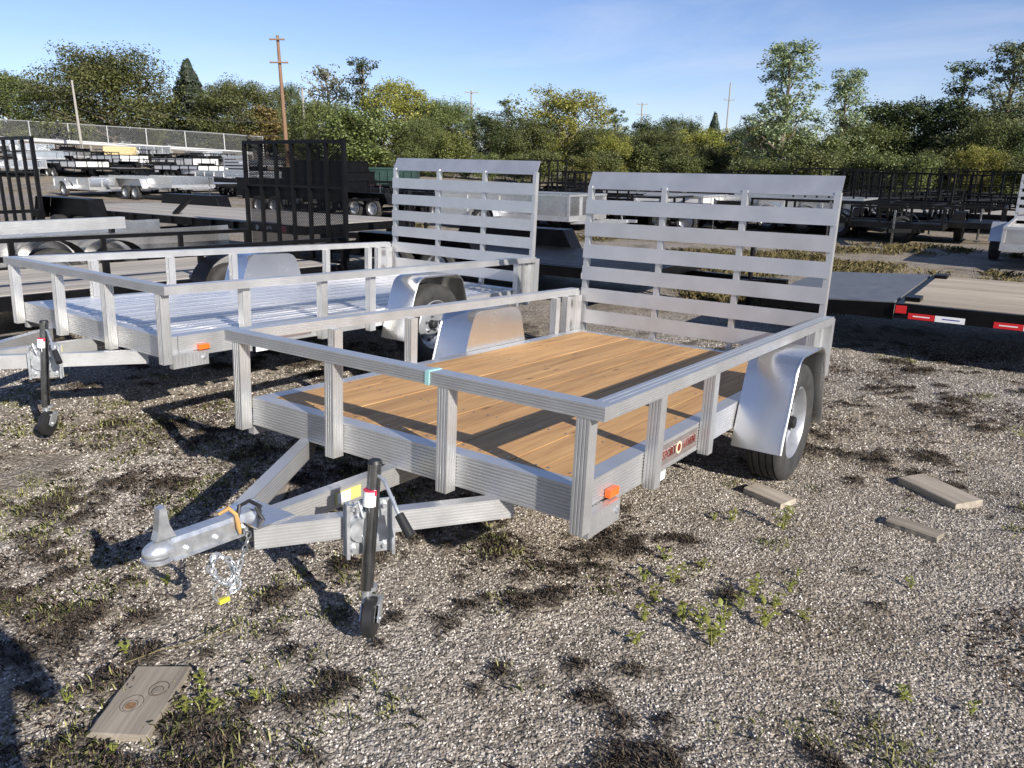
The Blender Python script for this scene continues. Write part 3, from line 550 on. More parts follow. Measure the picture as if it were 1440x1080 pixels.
# ------------------------------------------------------------------ black / other trailers of the yard
def mesh_panel(parent, x0, x1, z0, z1, y, sp=.045, th=.004):
    m = MB(); w = x1 - x0; h = z1 - z0
    for sgn in (1, -1):
        k = -h
        while k < w:
            a0 = max(0, -k) ; a1 = min(h, w - k)
            if a1 > a0 + .01:
                xa, xb = k + a0, k + a1
                if sgn < 0: xa, xb = w - xa, w - xb
                m.bar((x0 + xa, y + sgn * .003, z0 + a0), (x0 + xb, y + sgn * .003, z0 + a1), th, th, (0, 1, 0))
            k += sp
    return m.build('expanded_mesh', 'black', parent, kind='stuff')
def yard_trailer(label, loc, yaw, L=4.2, W=2.0, dh=.52, rail=None, gate_h=None, gate_kind='bars', gate_at='rear', paint='black_dusty', deckm='deck_grey', wall=None,
                 fender='round', axles=1, wu=None, pitch=0.0, mesh=False, boards=0, tongue=1.2, group='trailers parked across the yard', detail=False, posts=True, gsp=None, dark_rim=False, near_tape=False):
    mw = frame_matrix((loc[0], loc[1], loc[2] if len(loc) > 2 else float(hgt(loc[0], loc[1]))), yaw, pitch)
    T = thing('parked_trailer', label, 'trailer', mw, group); h = W / 2; wu = wu or L * .58
    f = MB()
    for s in (-1, 1): f.box(s * h - .03 if s > 0 else -h - .03, h + .03 if s > 0 else -h + .03, 0, L, dh - .14, dh - .005)
    f.box(-h + .031, h - .031, 0, .06, dh - .138, dh - .007); f.box(-h + .031, h - .031, L - .06, L, dh - .138, dh - .007)
    for u in np.arange(.6, L - .3, .6): f.box(-h + .031, h - .031, u, u + .05, dh - .12, dh - .045)
    f.build('frame', paint, T)
    if boards:
        p = (W - .062) / boards; bm_ = MB().box(-p / 2 + .003, p / 2 - .003, 0, L - .13, -.036, 0).mesh('deck_board')
        for i in range(boards): link('deck_board', bm_, deckm, T, loc=(-h + .031 + p * (i + .5), .065, dh + .001 + random.uniform(-.002, .002)))
    else: MB().box(-h + .032, h - .032, .065, L - .065, dh - .04, dh).build('deck', deckm, T)
    if rail:
        r = MB(); t = .05
        for s in (-1, 1): r.bar((s * h, 0, rail - t / 2), (s * h, L, rail - t / 2), t, t)
        r.bar((-h + .026, .025, rail - t / 2), (h - .026, .025, rail - t / 2), t, t); r.build('rail', paint, T)
        if posts:
            pm = MB().box(-.022, .022, -.03, .03, dh, rail - t).mesh('rail_post')
            for s in (-1, 1):
                for u in np.linspace(.04, L - .04, max(3, int(L / 1.0) + 1)): link('rail_post', pm, paint, T, loc=(s * h, u, -.002))
            for v in (-h / 3, h / 3): link('rail_post', pm, paint, T, loc=(v, .04, -.002))
    if wall:
        for s in (-1, 1): MB().box(s * h - .012 - .018 * s, s * h + .012 - .018 * s, .03, L - .03, dh, (rail or dh + .4) - .052).build('side_wall', wall, T)
        MB().box(-h + .04, h - .04, .05, .07, dh, (rail or dh + .4) - .052).build('front_wall', wall, T)
    if gate_h:
        gy = L + .02 if gate_at == 'rear' else -.02; z0 = dh - .02; z1 = z0 + gate_h; gm = MB()
        gm.bar((-h, gy, z0), (-h, gy, z1), .05, .05, (0, 1, 0)); gm.bar((h, gy, z0), (h, gy, z1), .05, .05, (0, 1, 0)); gm.bar((-h + .026, gy, z1 - .025), (h - .026, gy, z1 - .025), .05, .05); gm.bar((-h + .026, gy, z0 + .025), (h - .026, gy, z0 + .025), .05, .05)
        if gate_kind == 'bars': gm.bar((-h + .026, gy, z0 + gate_h * .62), (h - .026, gy, z0 + gate_h * .62), .03, .03)
        G_ = gm.build('ramp_gate', paint, T)
        if gate_kind == 'bars':
            bm_ = MB().box(-.026, .026, -.02, .02, z0 + .051, z1 - .051).mesh('gate_bar')
            for v in np.linspace(-h, h, gsp or 7)[1:-1]: link('gate_bar', bm_, paint, G_, loc=(v, gy + .003, 0))
        else:
            sm = MB().box(-h - .02, h + .02, -.006, .006, 0, .10).mesh('slat')
            for z in np.arange(z0 + .1, z1 - .08, .17): link('slat', sm, 'alu_gate', G_, loc=(0, gy - .034, z))
        if mesh: mesh_panel(G_, -h + .03, h - .03, z0 + .05, z1 - .05, gy + .03, .036, .006)
    for s in (-1, 1):
        for a in range(axles):
            cu = wu + (a - (axles - 1) / 2) * .84; wheel(T, s * (h + .30), cu, .333, s, .333, .2, detail, dark_rim)
            if fender == 'round' and axles == 1:
                ring = [(s, t) for t in np.linspace(R(8), R(172), 13)]; m = MB(); n = 13; ra, rb = .43, .424; x0, x1 = h + .035, h + .32
                vs = [(s * x, cu + r_ * math.cos(t), .35 + r_ * math.sin(t)) for x, r_ in ((x0, ra), (x1, ra), (x0, rb), (x1, rb)) for _, t in ring]; fs = []
                for i in range(n - 1): fs += [(i, i + 1, n + i + 1, n + i), (2 * n + i, 3 * n + i, 3 * n + i + 1, 2 * n + i + 1), (n + i, n + i + 1, 3 * n + i + 1, 3 * n + i), (i, 2 * n + i, 2 * n + i + 1, i + 1)]
                m.add(vs, fs); m.build('fender', paint, T, True)
        if axles > 1 or fender == 'box':
            hl = .42 * axles + .3; pr = [(-hl - .08, .45), (-hl + .12, .80), (hl - .12, .80), (hl + .08, .45)]; m = MB(); n = 4; x0, x1 = s * (h + .02), s * (h + .33)
            k = max(dh + .22, .78) / .80; pr = [(a, b * k) for a, b in pr]
            vs = [(x, wu + a, b - d) for x in (x0, x1) for d in (0, .006) for a, b in pr]
            fs = []
            for i in range(3): fs += [(i, i + 1, 8 + i + 1, 8 + i), (4 + i, 12 + i, 12 + i + 1, 4 + i + 1), (8 + i, 8 + i + 1, 12 + i + 1, 12 + i), (i, 4 + i, 5 + i, i + 1)]
            m.add(vs, fs); fd = m.build('fender', paint, T)
            vs = [(x0 - s * .004, wu + a, b) for a, b in pr] + [(x0 - s * .010, wu + a, b) for a, b in pr]
            MB_ = MB(); MB_.add(vs, [(0, 1, 2, 3), (7, 6, 5, 4), (0, 4, 5, 1), (1, 5, 6, 2), (2, 6, 7, 3), (3, 7, 4, 0)]); MB_.build('fender_side', paint, fd)
    MB().bar((-h - .05, wu, .30), (h + .05, wu, .30), .07, .07).build('axle', 'black', T)
    if tongue:
        t_ = MB()
        for s in (-1, 1): t_.bar((s * .06, -tongue, dh - .12), (s * h * .62, .2, dh - .18), .06, .09)
        t_.bar((0, -tongue - .25, dh - .10), (0, -tongue + .1, dh - .10), .10, .07); t_.build('tongue', paint, T)
        j = MB().cyl((.14, -tongue + .25, .06), (.14, -tongue + .25, dh + .35), .028, .028, 10).build('jack', 'zinc' if paint != 'black' else 'black', T, True)
        MB().cyl((.14, -tongue + .25, 0), (.14, -tongue + .25, .02), .08, .08, 12).build('jack_foot', 'zinc', j)
        MB().tube([(.17, -tongue + .25, dh + .3), (.28, -tongue + .25, dh + .3), (.28, -tongue + .25, dh + .2)], .01, 6).build('crank', 'zinc', j, True)
    return T
US = (math.sin(YAW), math.cos(YAW)); VS = (math.cos(YAW), -math.sin(YAW))       # directions towards the rear / right of the pine-deck trailer
def at(bx, by, du, dv): return (bx + US[0] * du + VS[0] * dv, by + US[1] * du + VS[1] * dv)
PERP = -(math.pi / 2 - YAW)
B2 = (-3.85, 5.77)     # front left corner of the plank-deck trailer
# black trailer with mesh gate beside the plank deck trailer
x, y = at(*B2, .45, -2.58)
T3 = yard_trailer('black utility trailer with grey board deck and tall mesh gate beside the plank deck trailer', (x, y), YAW, 4.45, 2.1, .50, rail=.86, gate_h=1.66, mesh=True, boards=13, wu=2.45, pitch=.02, paint='black', detail=True, gsp=7, fender='round', dark_rim=True)
# silver-sided trailer next in the row
x, y = at(*B2, -1.2, -5.0)
T4 = yard_trailer('silver sheet-sided trailer with black round fenders behind the black mesh-gate trailer', (x, y), YAW, 6.1, 1.9, .46, rail=None, wall='alu_plate', paint='black', boards=0, deckm='alu', wu=3.35, detail=True, tongue=1.0)
bm = MB(); bm.extr(ribbed(.12, .15, 2, 2, 3, 3, .004, .01), (.98, .3, .93), (.98, 4.4, .93)); bm.build('top_rail', 'alu_cream' if 'alu_cream' in M else 'alu', T4)
for u in (.5, 1.6, 2.7, 4.2): MB().box(.95, 1.01, u, u + .06, .80, .855).build('rail_bracket', 'black', T4)
# next black trailer, gate only in view
x, y = at(*B2, -.9, -7.65)
yard_trailer('black utility trailer with barred ramp gate standing left of the low flatbed', (x, y), YAW, 4.2, 2.2, .70, rail=1.0, gate_h=1.40, boards=0, wu=2.3, paint='black', gsp=8, mesh=False)
# car hauler across, front towards the right
ca = at(-3.24, 12.16, 1.25, 0)
T5 = yard_trailer('long low black flatbed trailer with grey board deck and drop fenders lying across the yard', ca, PERP, 8.2, 2.5, .80, rail=None, boards=14, axles=2, wu=6.9, paint='black', tongue=1.5, detail=True, dark_rim=True)
sg = MB().box(-1.285, -1.281, .35, 1.25, .67, .78).build('sign_panel', 'plastic', T5)
def sign_text(parent, s, x, u, z, size, m_, name='lettering', flip=True):
    me = text_mesh(s, size); me.materials.clear(); o = link(name, me, m_, parent)
    o.matrix_local = Matrix(((0, 0, -1, x), (-1, 0, 0, u), (0, 1, 0, z), (0, 0, 0, 1))); return o   # reads from the -x side
def ray(px, py):
    X, Y = px - 720, py - 540; c, s = math.cos(CR), math.sin(CR); X, Y = X * c + Y * s, -X * s + Y * c
    a, b = X / FPX, -Y / FPX; c, s = math.cos(CP), math.sin(CP); return Vector((a, c + b * s, -s + b * c))
def gp(px, py, z=0.0): r = ray(px, py); t = (z - CAMH) / r.z; return (r.x * t, r.y * t)
def dp(px, D):      # ground position under pixel column px at distance D along y (uses the horizon row)
    r = ray(px, 236 + .014 * (px - 720)); return (r.x / r.y * D, D)
def zpx(py, px, D): r = ray(px, py); return CAMH + r.z / r.y * D      # height seen at pixel row py at distance D
sign_text(sg, 'GPA', -1.2864, .86, .728, .09, 'sticker_w')
MB().cyl((-1.2855, 1.13, .728), (-1.288, 1.13, .728), .045, .045, 6).build('flower_mark', 'sticker_w', sg)
MB().box(-1.2875, -1.2855, .42, .62, .675, .775).build('red_mark', 'sticker_r', sg)
jb = MB().cyl((-.2, -1.2, .05), (-.2, -1.2, 1.35), .06, .06, 12).build('drop_leg_jack', 'black', T5, True)
for u in np.arange(1.7, 5.6, .62): MB().box(-1.33, -1.285, u, u + .10, .68, .79).build('stake_pocket', 'black', T5)
MB().bar((-1.0, 3.9, .80), (-1.0, 3.35, 1.12), .07, .07).build('winch_post', 'black', T5)
# flatbed with dovetail on the right
n1 = at(3.55, 7.10, 1.26, 4.2)
RT = yard_trailer('black flatbed trailer with pale board deck, grey plate dovetail and red and white reflector tape', n1, PERP, 4.2, 2.46, .56, rail=None, boards=13, deckm='deck_pale', axles=2, wu=1.2, paint='black', tongue=1.5, detail=True, fender='box', group=None)
for nm in [c for c in RT.children if c.name.startswith(('fender',))]:
    for c in list(nm.children): bpy.data.objects.remove(c)
    bpy.data.objects.remove(nm)
dv = MB(); pr = [(-1.23, 4.215, .565), (1.23, 4.215, .565), (1.23, 5.45, .50), (-1.23, 5.45, .50)]
dv.add(pr + [(x, y, z - .03) for x, y, z in pr], [(0, 1, 2, 3), (7, 6, 5, 4), (0, 4, 5, 1), (1, 5, 6, 2), (2, 6, 7, 3), (3, 7, 4, 0)]); M['dove'] = worn('grey_tread_plate', (.15, .155, .16), (.21, .215, .22), 8, .45, .6, .5, .1)
D_ = dv.build('dovetail_plate', 'dove', RT)
for s in (-1, 1):
    q = MB(); pr = [(s * 1.245, 4.21, .555), (s * 1.245, 5.44, .49), (s * 1.245, 5.44, .40), (s * 1.245, 4.21, .40)]
    q.add(pr + [(x - s * .02, y, z) for x, y, z in pr], [(0, 1, 2, 3), (7, 6, 5, 4), (0, 4, 5, 1), (1, 5, 6, 2), (2, 6, 7, 3), (3, 7, 4, 0)]); q.build('dovetail_beam', 'black', RT)
for k in range(6):
    u = 4.08 - .68 * k
    r_ = MB().box(-1.2635, -1.2605, u - .22, u, .424, .478).build('reflector_red', 'redlens', RT); MB().box(-1.2643, -1.2636, u - .18, u - .04, .447, .457).build('print_line', 'sticker_w', r_)
    w_ = MB().box(-1.2635, -1.2605, u - .46, u - .222, .424, .478).build('reflector_white', 'whitetape', RT); MB().box(-1.2643, -1.2636, u - .42, u - .28, .447, .457).build('print_line', 'blue_ink', w_)
MB().box(-1.276, -1.2605, 4.10, 4.19, .47, .54).build('tail_lamp', 'redlens', RT)
for s in (-1, 1): MB().box(s * 1.0 - .10, s * 1.0 + .10, 4.02, 4.15, .563, .60).build('ramp_hinge', 'black', RT)

# generic rows
GRP = 'trailers parked across the yard'
yt = yard_trailer
p = gp(1248, 348); yt('black open utility trailer with white reflector strips and silver jack in front of tall gates', at(p[0], p[1], 1.1, -.1), YAW, 3.6, 2.1, .52, rail=.92, wu=2.1, paint='black_dusty', group=GRP, boards=0, deckm='black_dusty')
o_ = bpy.data.objects[-1] if False else None
p = at(8.55, 13.3, .2, 1.1)
yt('aluminium utility trailer with pale board deck behind the dovetail flatbed', (p[0] + .25, p[1] + 1.0), YAW, 3.6, 2.0, .50, rail=.80, gate_h=1.25, gate_kind='slat', wall='alu_plate', paint='alu', deckm='deck_pale', group=GRP)
p = at(1.50, 9.25, 1.1, 0)
B1 = yt('black low trailer with red and blue printed strip behind the slatted gate', p, PERP, 5.6, 2.1, .52, paint='black', axles=2, wu=3.4, group=GRP, deckm='black_dusty')
sp = MB().box(-1.0845, -1.0805, .15, .80, .385, .455).build('printed_strip', 'sticker_w', B1)
MB().box(-1.0865, -1.0847, .17, .40, .392, .448).build('red_mark', 'sticker_r', sp); sign_text(sp, 'CAM', -1.0852, .60, .42, .07, 'blue_ink')
p = dp(830, 21.5); yt('aluminium sheet-sided trailer parked behind the slatted gates', p, PERP, 4.6, 2.0, .50, rail=1.05, wall='alu_plate', paint='alu', deckm='alu', group=GRP)
p = dp(1230, 23); yt('silver aluminium trailer with solid sides behind the black open trailer', p, PERP, 4.4, 2.0, .55, rail=1.0, wall='alu_plate', paint='alu', deckm='alu', group=GRP)
for px, D in [(1330, 21), (1425, 20), (1265, 22.5)]: p = dp(px, D); yt('black open-railed trailer behind the one with reflector strips', p, PERP + random.uniform(-.1, .1), 3.8, 2.0, .55, rail=.95, paint='black_dusty', deckm='black_dusty', group=GRP)
p = dp(1010, 24); yt('silver aluminium trailer with solid sides parked beyond the dry grass', p, PERP, 4.4, 2.0, .55, rail=1.0, wall='white', paint='alu', deckm='alu', group=GRP)
same = 'black utility trailer with barred gate in the back row'
for px, D, L, g in [(1215, 27, 4.2, 1.35), (1262, 29, 4.2, 1.35), (1312, 28, 4.2, 1.35), (1352, 30, 4.0, 1.3), (1398, 29, 4.0, 1.3), (1445, 27, 4.2, 1.35), (760, 31, 4.2, 1.5), (880, 33, 4.4, 1.2), (960, 31, 4.4, 1.1), (1050, 33, 4.4, 1.2), (1130, 31, 4.4, 1.15), (1170, 24, 4.2, 1.3), (1235, 33, 4.2, 1.3), (1290, 24, 4.2, 1.2), (1335, 34, 4.2, 1.4), (1420, 23, 4.2, 1.3), (840, 25, 4.4, 1.1), (800, 35, 4.4, 1.2), (1010, 29, 4.2, 1.2), (1090, 36, 4.2, 1.2)]:
    p = dp(px, D); yt(same, p, YAW + random.uniform(-.35, .35), L, 2.1, .55, rail=.95, gate_h=g * random.choice([1, .9, .6, .5]), gate_at='front', wu=2.4, paint='black_dusty', group=GRP, tongue=0)
same = 'low black flatbed trailer parked in the middle of the yard'
for px, D in [(640, 26), (700, 30), (560, 30), (620, 36), (500, 40), (860, 27), (930, 37), (1090, 26), (1180, 36), (1290, 38), (1120, 21.5), (960, 22.5), (1400, 36), (770, 24), (690, 37), (880, 40), (1020, 40)]:
    p = dp(px, D); yt(same, p, PERP + random.uniform(-.05, .05), 5.0, 2.1, .62, axles=2, paint='black_dusty', deckm=random.choice(['deck_grey', 'black_dusty', 'deck_pale']), group=GRP, rail=random.choice([None, 1.0]))
same = 'black trailer with white deck edge in the rows near the fence'
for px, D in [(330, 40), (270, 37), (215, 46), (380, 46), (440, 44), (300, 52), (240, 57), (350, 58), (90, 56), (40, 52), (420, 56), (150, 62), (70, 60), (110, 64), (190, 60), (205, 66), (255, 63), (290, 60), (315, 66), (20, 62), (340, 51), (100, 68), (160, 69), (225, 70), (280, 68), (330, 70), (60, 67), (380, 64), (130, 53), (185, 55), (10, 70)]:
    p = dp(px, D); sv_ = random.random() < .3; yt('silver aluminium trailer in the rows near the fence' if sv_ else same, p, PERP + random.uniform(-.06, .06), random.choice([4.6, 5.4, 6.2]), 2.2, random.choice([.6, .75]), axles=2, paint='alu' if sv_ else random.choice(['black', 'black_dusty']), deckm=random.choice(['white', 'alu', 'black_dusty']), group=GRP, rail=random.choice([None, 1.15]), wall=('alu_plate' if sv_ else random.choice([None] * 5 + ['white'])))
same = 'dark red low trailer beyond the mesh gate'
for px, D in [(505, 31), (545, 36)]:
    p = dp(px, D); yt(same, p, PERP, 4.6, 2.1, .6, axles=2, paint='red_dark', deckm='red_dark', group=GRP)
p = dp(345, 44); yt('aluminium trailer with tall slatted silver gate near the fence', at(p[0], p[1], 0, -.8), YAW, 3.6, 2.1, .6, rail=1.0, gate_h=1.45, gate_kind='slat', gate_at='front', paint='alu', deckm='alu', group=GRP, tongue=0)
for px, D, h_, ln in [(487, 27, .50, 4.6), (505, 38, .7, 4.4)]:      # dump-box trailers
    p = dp(px, D); yt('black high-sided dump trailer with twin wheels' if px == 487 else 'black high-sided dump trailer behind the tall mesh gate', p, PERP, ln, 2.1, .75, rail=.75 + h_, wall='black', posts=False, axles=2, paint='black', deckm='black', group='dump trailers')
p = dp(500, 45); yt('small black dump trailer near the gravel heap', p, PERP, 4.0, 2.1, .75, rail=1.85, wall='black', posts=False, axles=2, paint='black', deckm='black', group='dump trailers')
p = dp(552, 42); 
# dark green box container
gb = MB(); x, y = p; z = float(hgt(x, y)); gb.box(x - 1.2, x + 1.2, y, y + 1.8, z, z + 1.5)
for i in range(6): gb.box(x - 1.1 + i * .42, x - 1.0 + i * .42, y - .06, y, z + .1, z + 1.4)
gb.box(x - 1.25, x + 1.25, y - .06, y + 1.86, z + 1.5, z + 1.6); tag(gb.build('waste_skip', 'green_dark'), 'dark green ribbed waste container beside the far gravel heap', 'container')

for px, D in [(150, 40), (215, 42)]: p = dp(px, D); yt('low silver aluminium trailer in front of the lumber stack', p, PERP, 3.6, 2.0, .5, rail=.95, paint='alu', deckm='alu', wall='alu_plate' if px == 150 else None, group=GRP)
# lumber stack and gravel heap
x, y = dp(168, 64); z = float(hgt(x, y)); st = thing('lumber_stack', 'stack of pale yellow lumber beside dark trailers below the fence', 'lumber', Matrix.Translation((x, y, z)))
bm_ = MB().box(-1.1, 1.1, -.09, .09, 0, .17).mesh('beam')
for k in range(8):
    for j in range(5): link('beam', bm_, 'yellow_wood', st, loc=(random.uniform(-.08, .08), j * .2, k * .18))
n = 28; V = []; F = []
x, y = dp(522, 48); z = float(hgt(x, y))
for i in range(n):
    for j in range(n):
        a, b = (i / (n - 1) - .5) * 4.4, (j / (n - 1) - .5) * 4.4; rr = math.hypot(a, b) / 2.2; V.append((x + a, y + b, z - .05 + max(0, 1.0 * (1 - rr) + .22 * (fbm(np.array(a * 1.7), np.array(b * 1.7)) - .5) * (rr < 1))))
for i in range(n - 1):
    for j in range(n - 1): F.append((i * n + j, (i + 1) * n + j, (i + 1) * n + j + 1, i * n + j + 1))
M['heap'] = worn('heap_gravel', (.34, .27, .20), (.48, .40, .32), 9, .85, .95, 0, .5)
tag(npmesh('gravel_heap', V, F, 'heap', smooth=True), 'small tan gravel heap beside the black dump trailer', 'gravel')

# chain link fence, guard rail
def fence_line():
    pts = [(px, dp(px, 79)) for px in range(-60, 420, 54)]
    T = thing('chain_link_fence', 'long galvanised chain link fence on the rise before the trees', 'fence', Matrix.Identity(4))
    tops = []
    pz = lambda x, y: float(hgt(x, y))
    for px, (x, y) in pts: z = pz(x, y); MB().cyl((x, y, z), (x, y, z + 2.0), .05, .05, 8).build('fence_post', 'fence', T); tops.append((x, y, z + 1.98))
    MB().tube(tops, .04, 6).build('top_rail', 'fence', T)
    m = MB()
    for i in range(len(tops) - 1):
        a, b = Vector(tops[i]), Vector(tops[i + 1]); L = (b - a).length; k = 0.0
        while k < L + 1.9:
            for sg_ in (1, -1):
                t0 = max(0, k - 1.9); t1 = min(L, k); h0 = 1.9 - (k - t0); h1 = 1.9 - (k - t1)
                if t1 - t0 > .02:
                    za, zb = (h0, h1) if sg_ > 0 else (1.9 - h0, 1.9 - h1); pa = a.lerp(b, t0 / L); pb = a.lerp(b, t1 / L)
                    m.bar(pa - Vector((0, 0, 1.93 - za)), pb - Vector((0, 0, 1.93 - zb)), .008, .008)
            k += .16
    m.build('wire_mesh', 'fence', T, kind='stuff')
    T = thing('guard_rail', 'long pale guard rail beam at the foot of the chain link fence', 'guard rail', Matrix.Identity(4))
    g = [Vector((x, y - 3.5, float(hgt(x, y - 3.5)) + .62)) for px, (x, y) in pts]
    for i in range(len(g) - 1): MB().extr([(-.03, -.16), (.03, -.08), (-.03, 0), (.03, .08), (-.03, .16), (-.05, .16), (-.05, -.16)], g[i], g[i + 1]).build('rail_beam', 'whitegrey' if 'whitegrey' in M else 'white', T)
    for q in g: MB().box(q.x - .06, q.x + .06, q.y + .08, q.y + .2, q.z - .7, q.z + .12).build('rail_post', 'pole_grey', T)
fence_line()

# utility poles and wires
def pole(px, ytop, D, r, m_, arms, label, lean=0, name='utility_pole'):
    x, y = dp(px, D); z = float(hgt(x, y)); zt = zpx(ytop, px, D); T = thing(name, label, 'pole', Matrix.Translation((x, y, z)))
    q = MB(); hh = zt - z; q.tube([(lean * hh * t, 0, hh * t) for t in (0, .33, .66, 1)], [r, r * .9, r * .78, r * .65], 12); P_ = q.build('pole', m_, T, True)
    for dz, w in arms:
        zz = hh - dz; a = MB().box(-w / 2 + lean * zz, w / 2 + lean * zz, -r - .10, -r + .02, zz - .06, zz + .06).build('crossarm', m_, T)
        for t in (-.45, 0, .45): MB().cyl((t * w + lean * zz, -r - .04, zz + .06), (t * w + lean * zz, -r - .04, zz + .2), .04, .03, 6).build('insulator', 'pole_grey', a)
    return Vector((x + lean * hh, y, zt))
w1 = pole(405, 50, 72, .19, 'pole_wood', [(.35, 1.3), (2.2, 1.6)], 'tall orange-brown wooden utility pole with two crossarms', -.02)
pole(431, 126, 74, .13, 'pole_grey', [], 'short pale bare pole right of the orange wooden pole', 0)
w0 = pole(118, 113, 70, .13, 'pole_grey', [], 'pale grey bare pole leaning in front of the broad maple', -.02)
w2 = pole(662, 127, 110, .17, 'pole_grey', [(.3, 1.8), (2.4, 1.8)], 'far grey utility pole with two crossarms above the wood', .01)
w3 = pole(898, 144, 130, .15, 'pole_grey', [(.3, 1.7), (1.8, 1.7)], 'far thin utility pole with two crossarms beside low conifers', 0)
w4 = pole(1016, 116, 120, .13, 'pole_grey', [(2.4, 1.6)], 'far thin pole with one crossarm left of the tall poplar', .008)
def wire(a, b, sag, label): tag(MB().tube([a.lerp(b, t) - Vector((0, 0, sag * 4 * t * (1 - t))) for t in np.linspace(0, 1, 14)], .018, 4).build('overhead_wire', 'wire', None), label, 'wire', 'overhead wires')
for dz in (.0, .7, 1.5): wire(w0 - Vector((0, 0, dz + .1)), w0 + Vector((-28, 6, .6 - dz)), .4, 'dark overhead wire running left from the leaning grey pole')
for dz in (1.0, 2.2): wire(w0 - Vector((0, 0, dz)), w1 - Vector((0, 0, dz + 6)), .8, 'dark overhead wire between the leaning grey pole and the orange pole')

# ------------------------------------------------------------------ trees
def unit(n): v = RNG.normal(size=(n, 3)); return v / np.linalg.norm(v, axis=1, keepdims=True)
def crown_from_clumps(C, Rd, nl, size):
    C = np.asarray(C); Rd = np.asarray(Rd); k = len(C); idx = np.repeat(np.arange(k), nl); d = unit(len(idx)); rad = RNG.random(len(idx)) ** .45
    P = C[idx] + d * (rad * Rd[idx])[:, None] * np.array([1, 1, .75]); nrm = d * .6 + unit(len(idx)) * .7 + np.array([0, 0, .35]); nrm /= np.linalg.norm(nrm, axis=1, keepdims=True)
    return leafquads(P, nrm, size * (.6 + .8 * RNG.random(len(idx))), .95)
def limb_tree(H, spread, nlimb, up, seed, base=.18):
    rs = np.random.default_rng(seed); m = MB(); tips = []
    tr = [(rs.normal() * .12 * t, rs.normal() * .12 * t, H * .92 * t) for t in np.linspace(0, 1, 7)]; tr[0] = (0, 0, -.3)
    m.tube(tr, [H * .022 * (1 - .85 * t) + .01 for t in np.linspace(0, 1, 7)], 8)
    for i in range(nlimb):
        t = base + (1 - base) * (i + rs.random()) / nlimb * .95; k = min(5, int(t * 6)); p0 = Vector(tr[k]).lerp(Vector(tr[k + 1]), t * 6 - k); a = i * 2.4 + rs.random()
        sp = spread(t); d = Vector((math.cos(a), math.sin(a), up * (.6 + .8 * rs.random()))).normalized(); ln = sp / max(.3, math.hypot(d.x, d.y)); ln = min(ln, H * .5)
        pts = [p0 + d * (ln * q) + Vector((rs.normal() * .08 * ln * q, rs.normal() * .08 * ln * q, .12 * ln * q * q)) for q in (0, .35, .7, 1)]; m.tube(pts, [H * .009 * (1.1 - t * .6) * (1 - .8 * q) + .006 for q in (0, .35, .7, 1)], 5)
        for q in (.45, .7, .9, 1.05): tips.append(p0 + d * (ln * q) + Vector((rs.normal(), rs.normal(), rs.normal())) * ln * .16)
    for t in (.8, .9, .97): tips.append(Vector(tr[-1]) * t)
    return m, [tuple(t) for t in tips]
KINDS = {}
def column(key, H, w, ncl, nl, size, rad, leaf, seed, neck=0.0):
    rs = np.random.default_rng(seed); m, _ = limb_tree(H, lambda t: w * .7 * (1 - .7 * t), 22, 1.6, seed, .1); tips = []
    prof = lambda t: w * (.70 + .30 * math.sin(math.pi * min(1, t * 1.25))) * (1 - .95 * max(0, t - .35) ** 2.0) * (1 - neck * math.exp(-((t - .45) / .12) ** 2))
    for i in range(ncl):
        t = .04 + .95 * rs.random(); a = rs.random() * 6.283; lob = .75 + .5 * float(vnoise(np.array(a * 1.2 + seed), np.array(t * 7.0))); r = max(.1, prof(t)) * lob * rs.random() ** .5
        tips.append((r * math.cos(a), r * math.sin(a), H * t))
    Rd = rad * (.6 + .8 * rs.random(len(tips))); Vv, Ff = crown_from_clumps(tips, Rd, nl, size); ob = npmesh('crown', Vv, Ff, leaf); me = ob.data; bpy.data.objects.remove(ob)
    KINDS[key] = (m.mesh('trunk', True), me, float(np.percentile(Vv[:, 2], 99.7)), float(np.percentile(np.abs(Vv[:, :2]), 97)))
def variant(key, H, spread, nlimb, up, nl, size, rad, leaf, seed, base=.18, keep=1.0):
    m, tips = limb_tree(H, spread, nlimb, up, seed, base); rs = np.random.default_rng(seed + 50); tips = [t for t in tips if rs.random() < keep]
    Rd = rad * (.65 + .7 * rs.random(len(tips))); Vv, Ff = crown_from_clumps(tips, Rd, nl, size)
    if key.startswith('spruce'):
        rr = np.hypot(Vv[:, 0], Vv[:, 1]) + 1e-6; lim = 2.7 * np.clip(1.02 - Vv[:, 2] / (H * .97), .015, 1) * (.8 + .4 * vnoise(Vv[:, 2] * 3, np.arctan2(Vv[:, 1], Vv[:, 0]) * 2 + 20)); Vv[:, :2] *= np.minimum(1, lim / rr)[:, None]
    ob = npmesh('crown', Vv, Ff, leaf); me = ob.data; bpy.data.objects.remove(ob); tm = m.mesh('trunk', True)
    top = float(np.percentile(Vv[:, 2], 99.7)); KINDS[key] = (tm, me, top, float(np.percentile(np.abs(Vv[:, :2]), 97)))
dome = lambda H, w: (lambda t: w * math.sin(math.pi * min(1, .22 + .78 * t)) ** .6 + .2)
cone = lambda w: (lambda t: w * (1.02 - t) + .12)
pop = lambda w: (lambda t: w * (.75 + .45 * math.sin(math.pi * t)) * (1.1 - .85 * t))
for i in range(3):
    variant(f'maple{i}', 9, dome(9, 4.6), 48, .45, 190, .10, 1.45, 'leaf_olive', 100 + i, .05)
    variant(f'dark{i}', 8, dome(8, 3.0), 34, .55, 110, .10, .95, 'leaf_dark', 120 + i, .05)
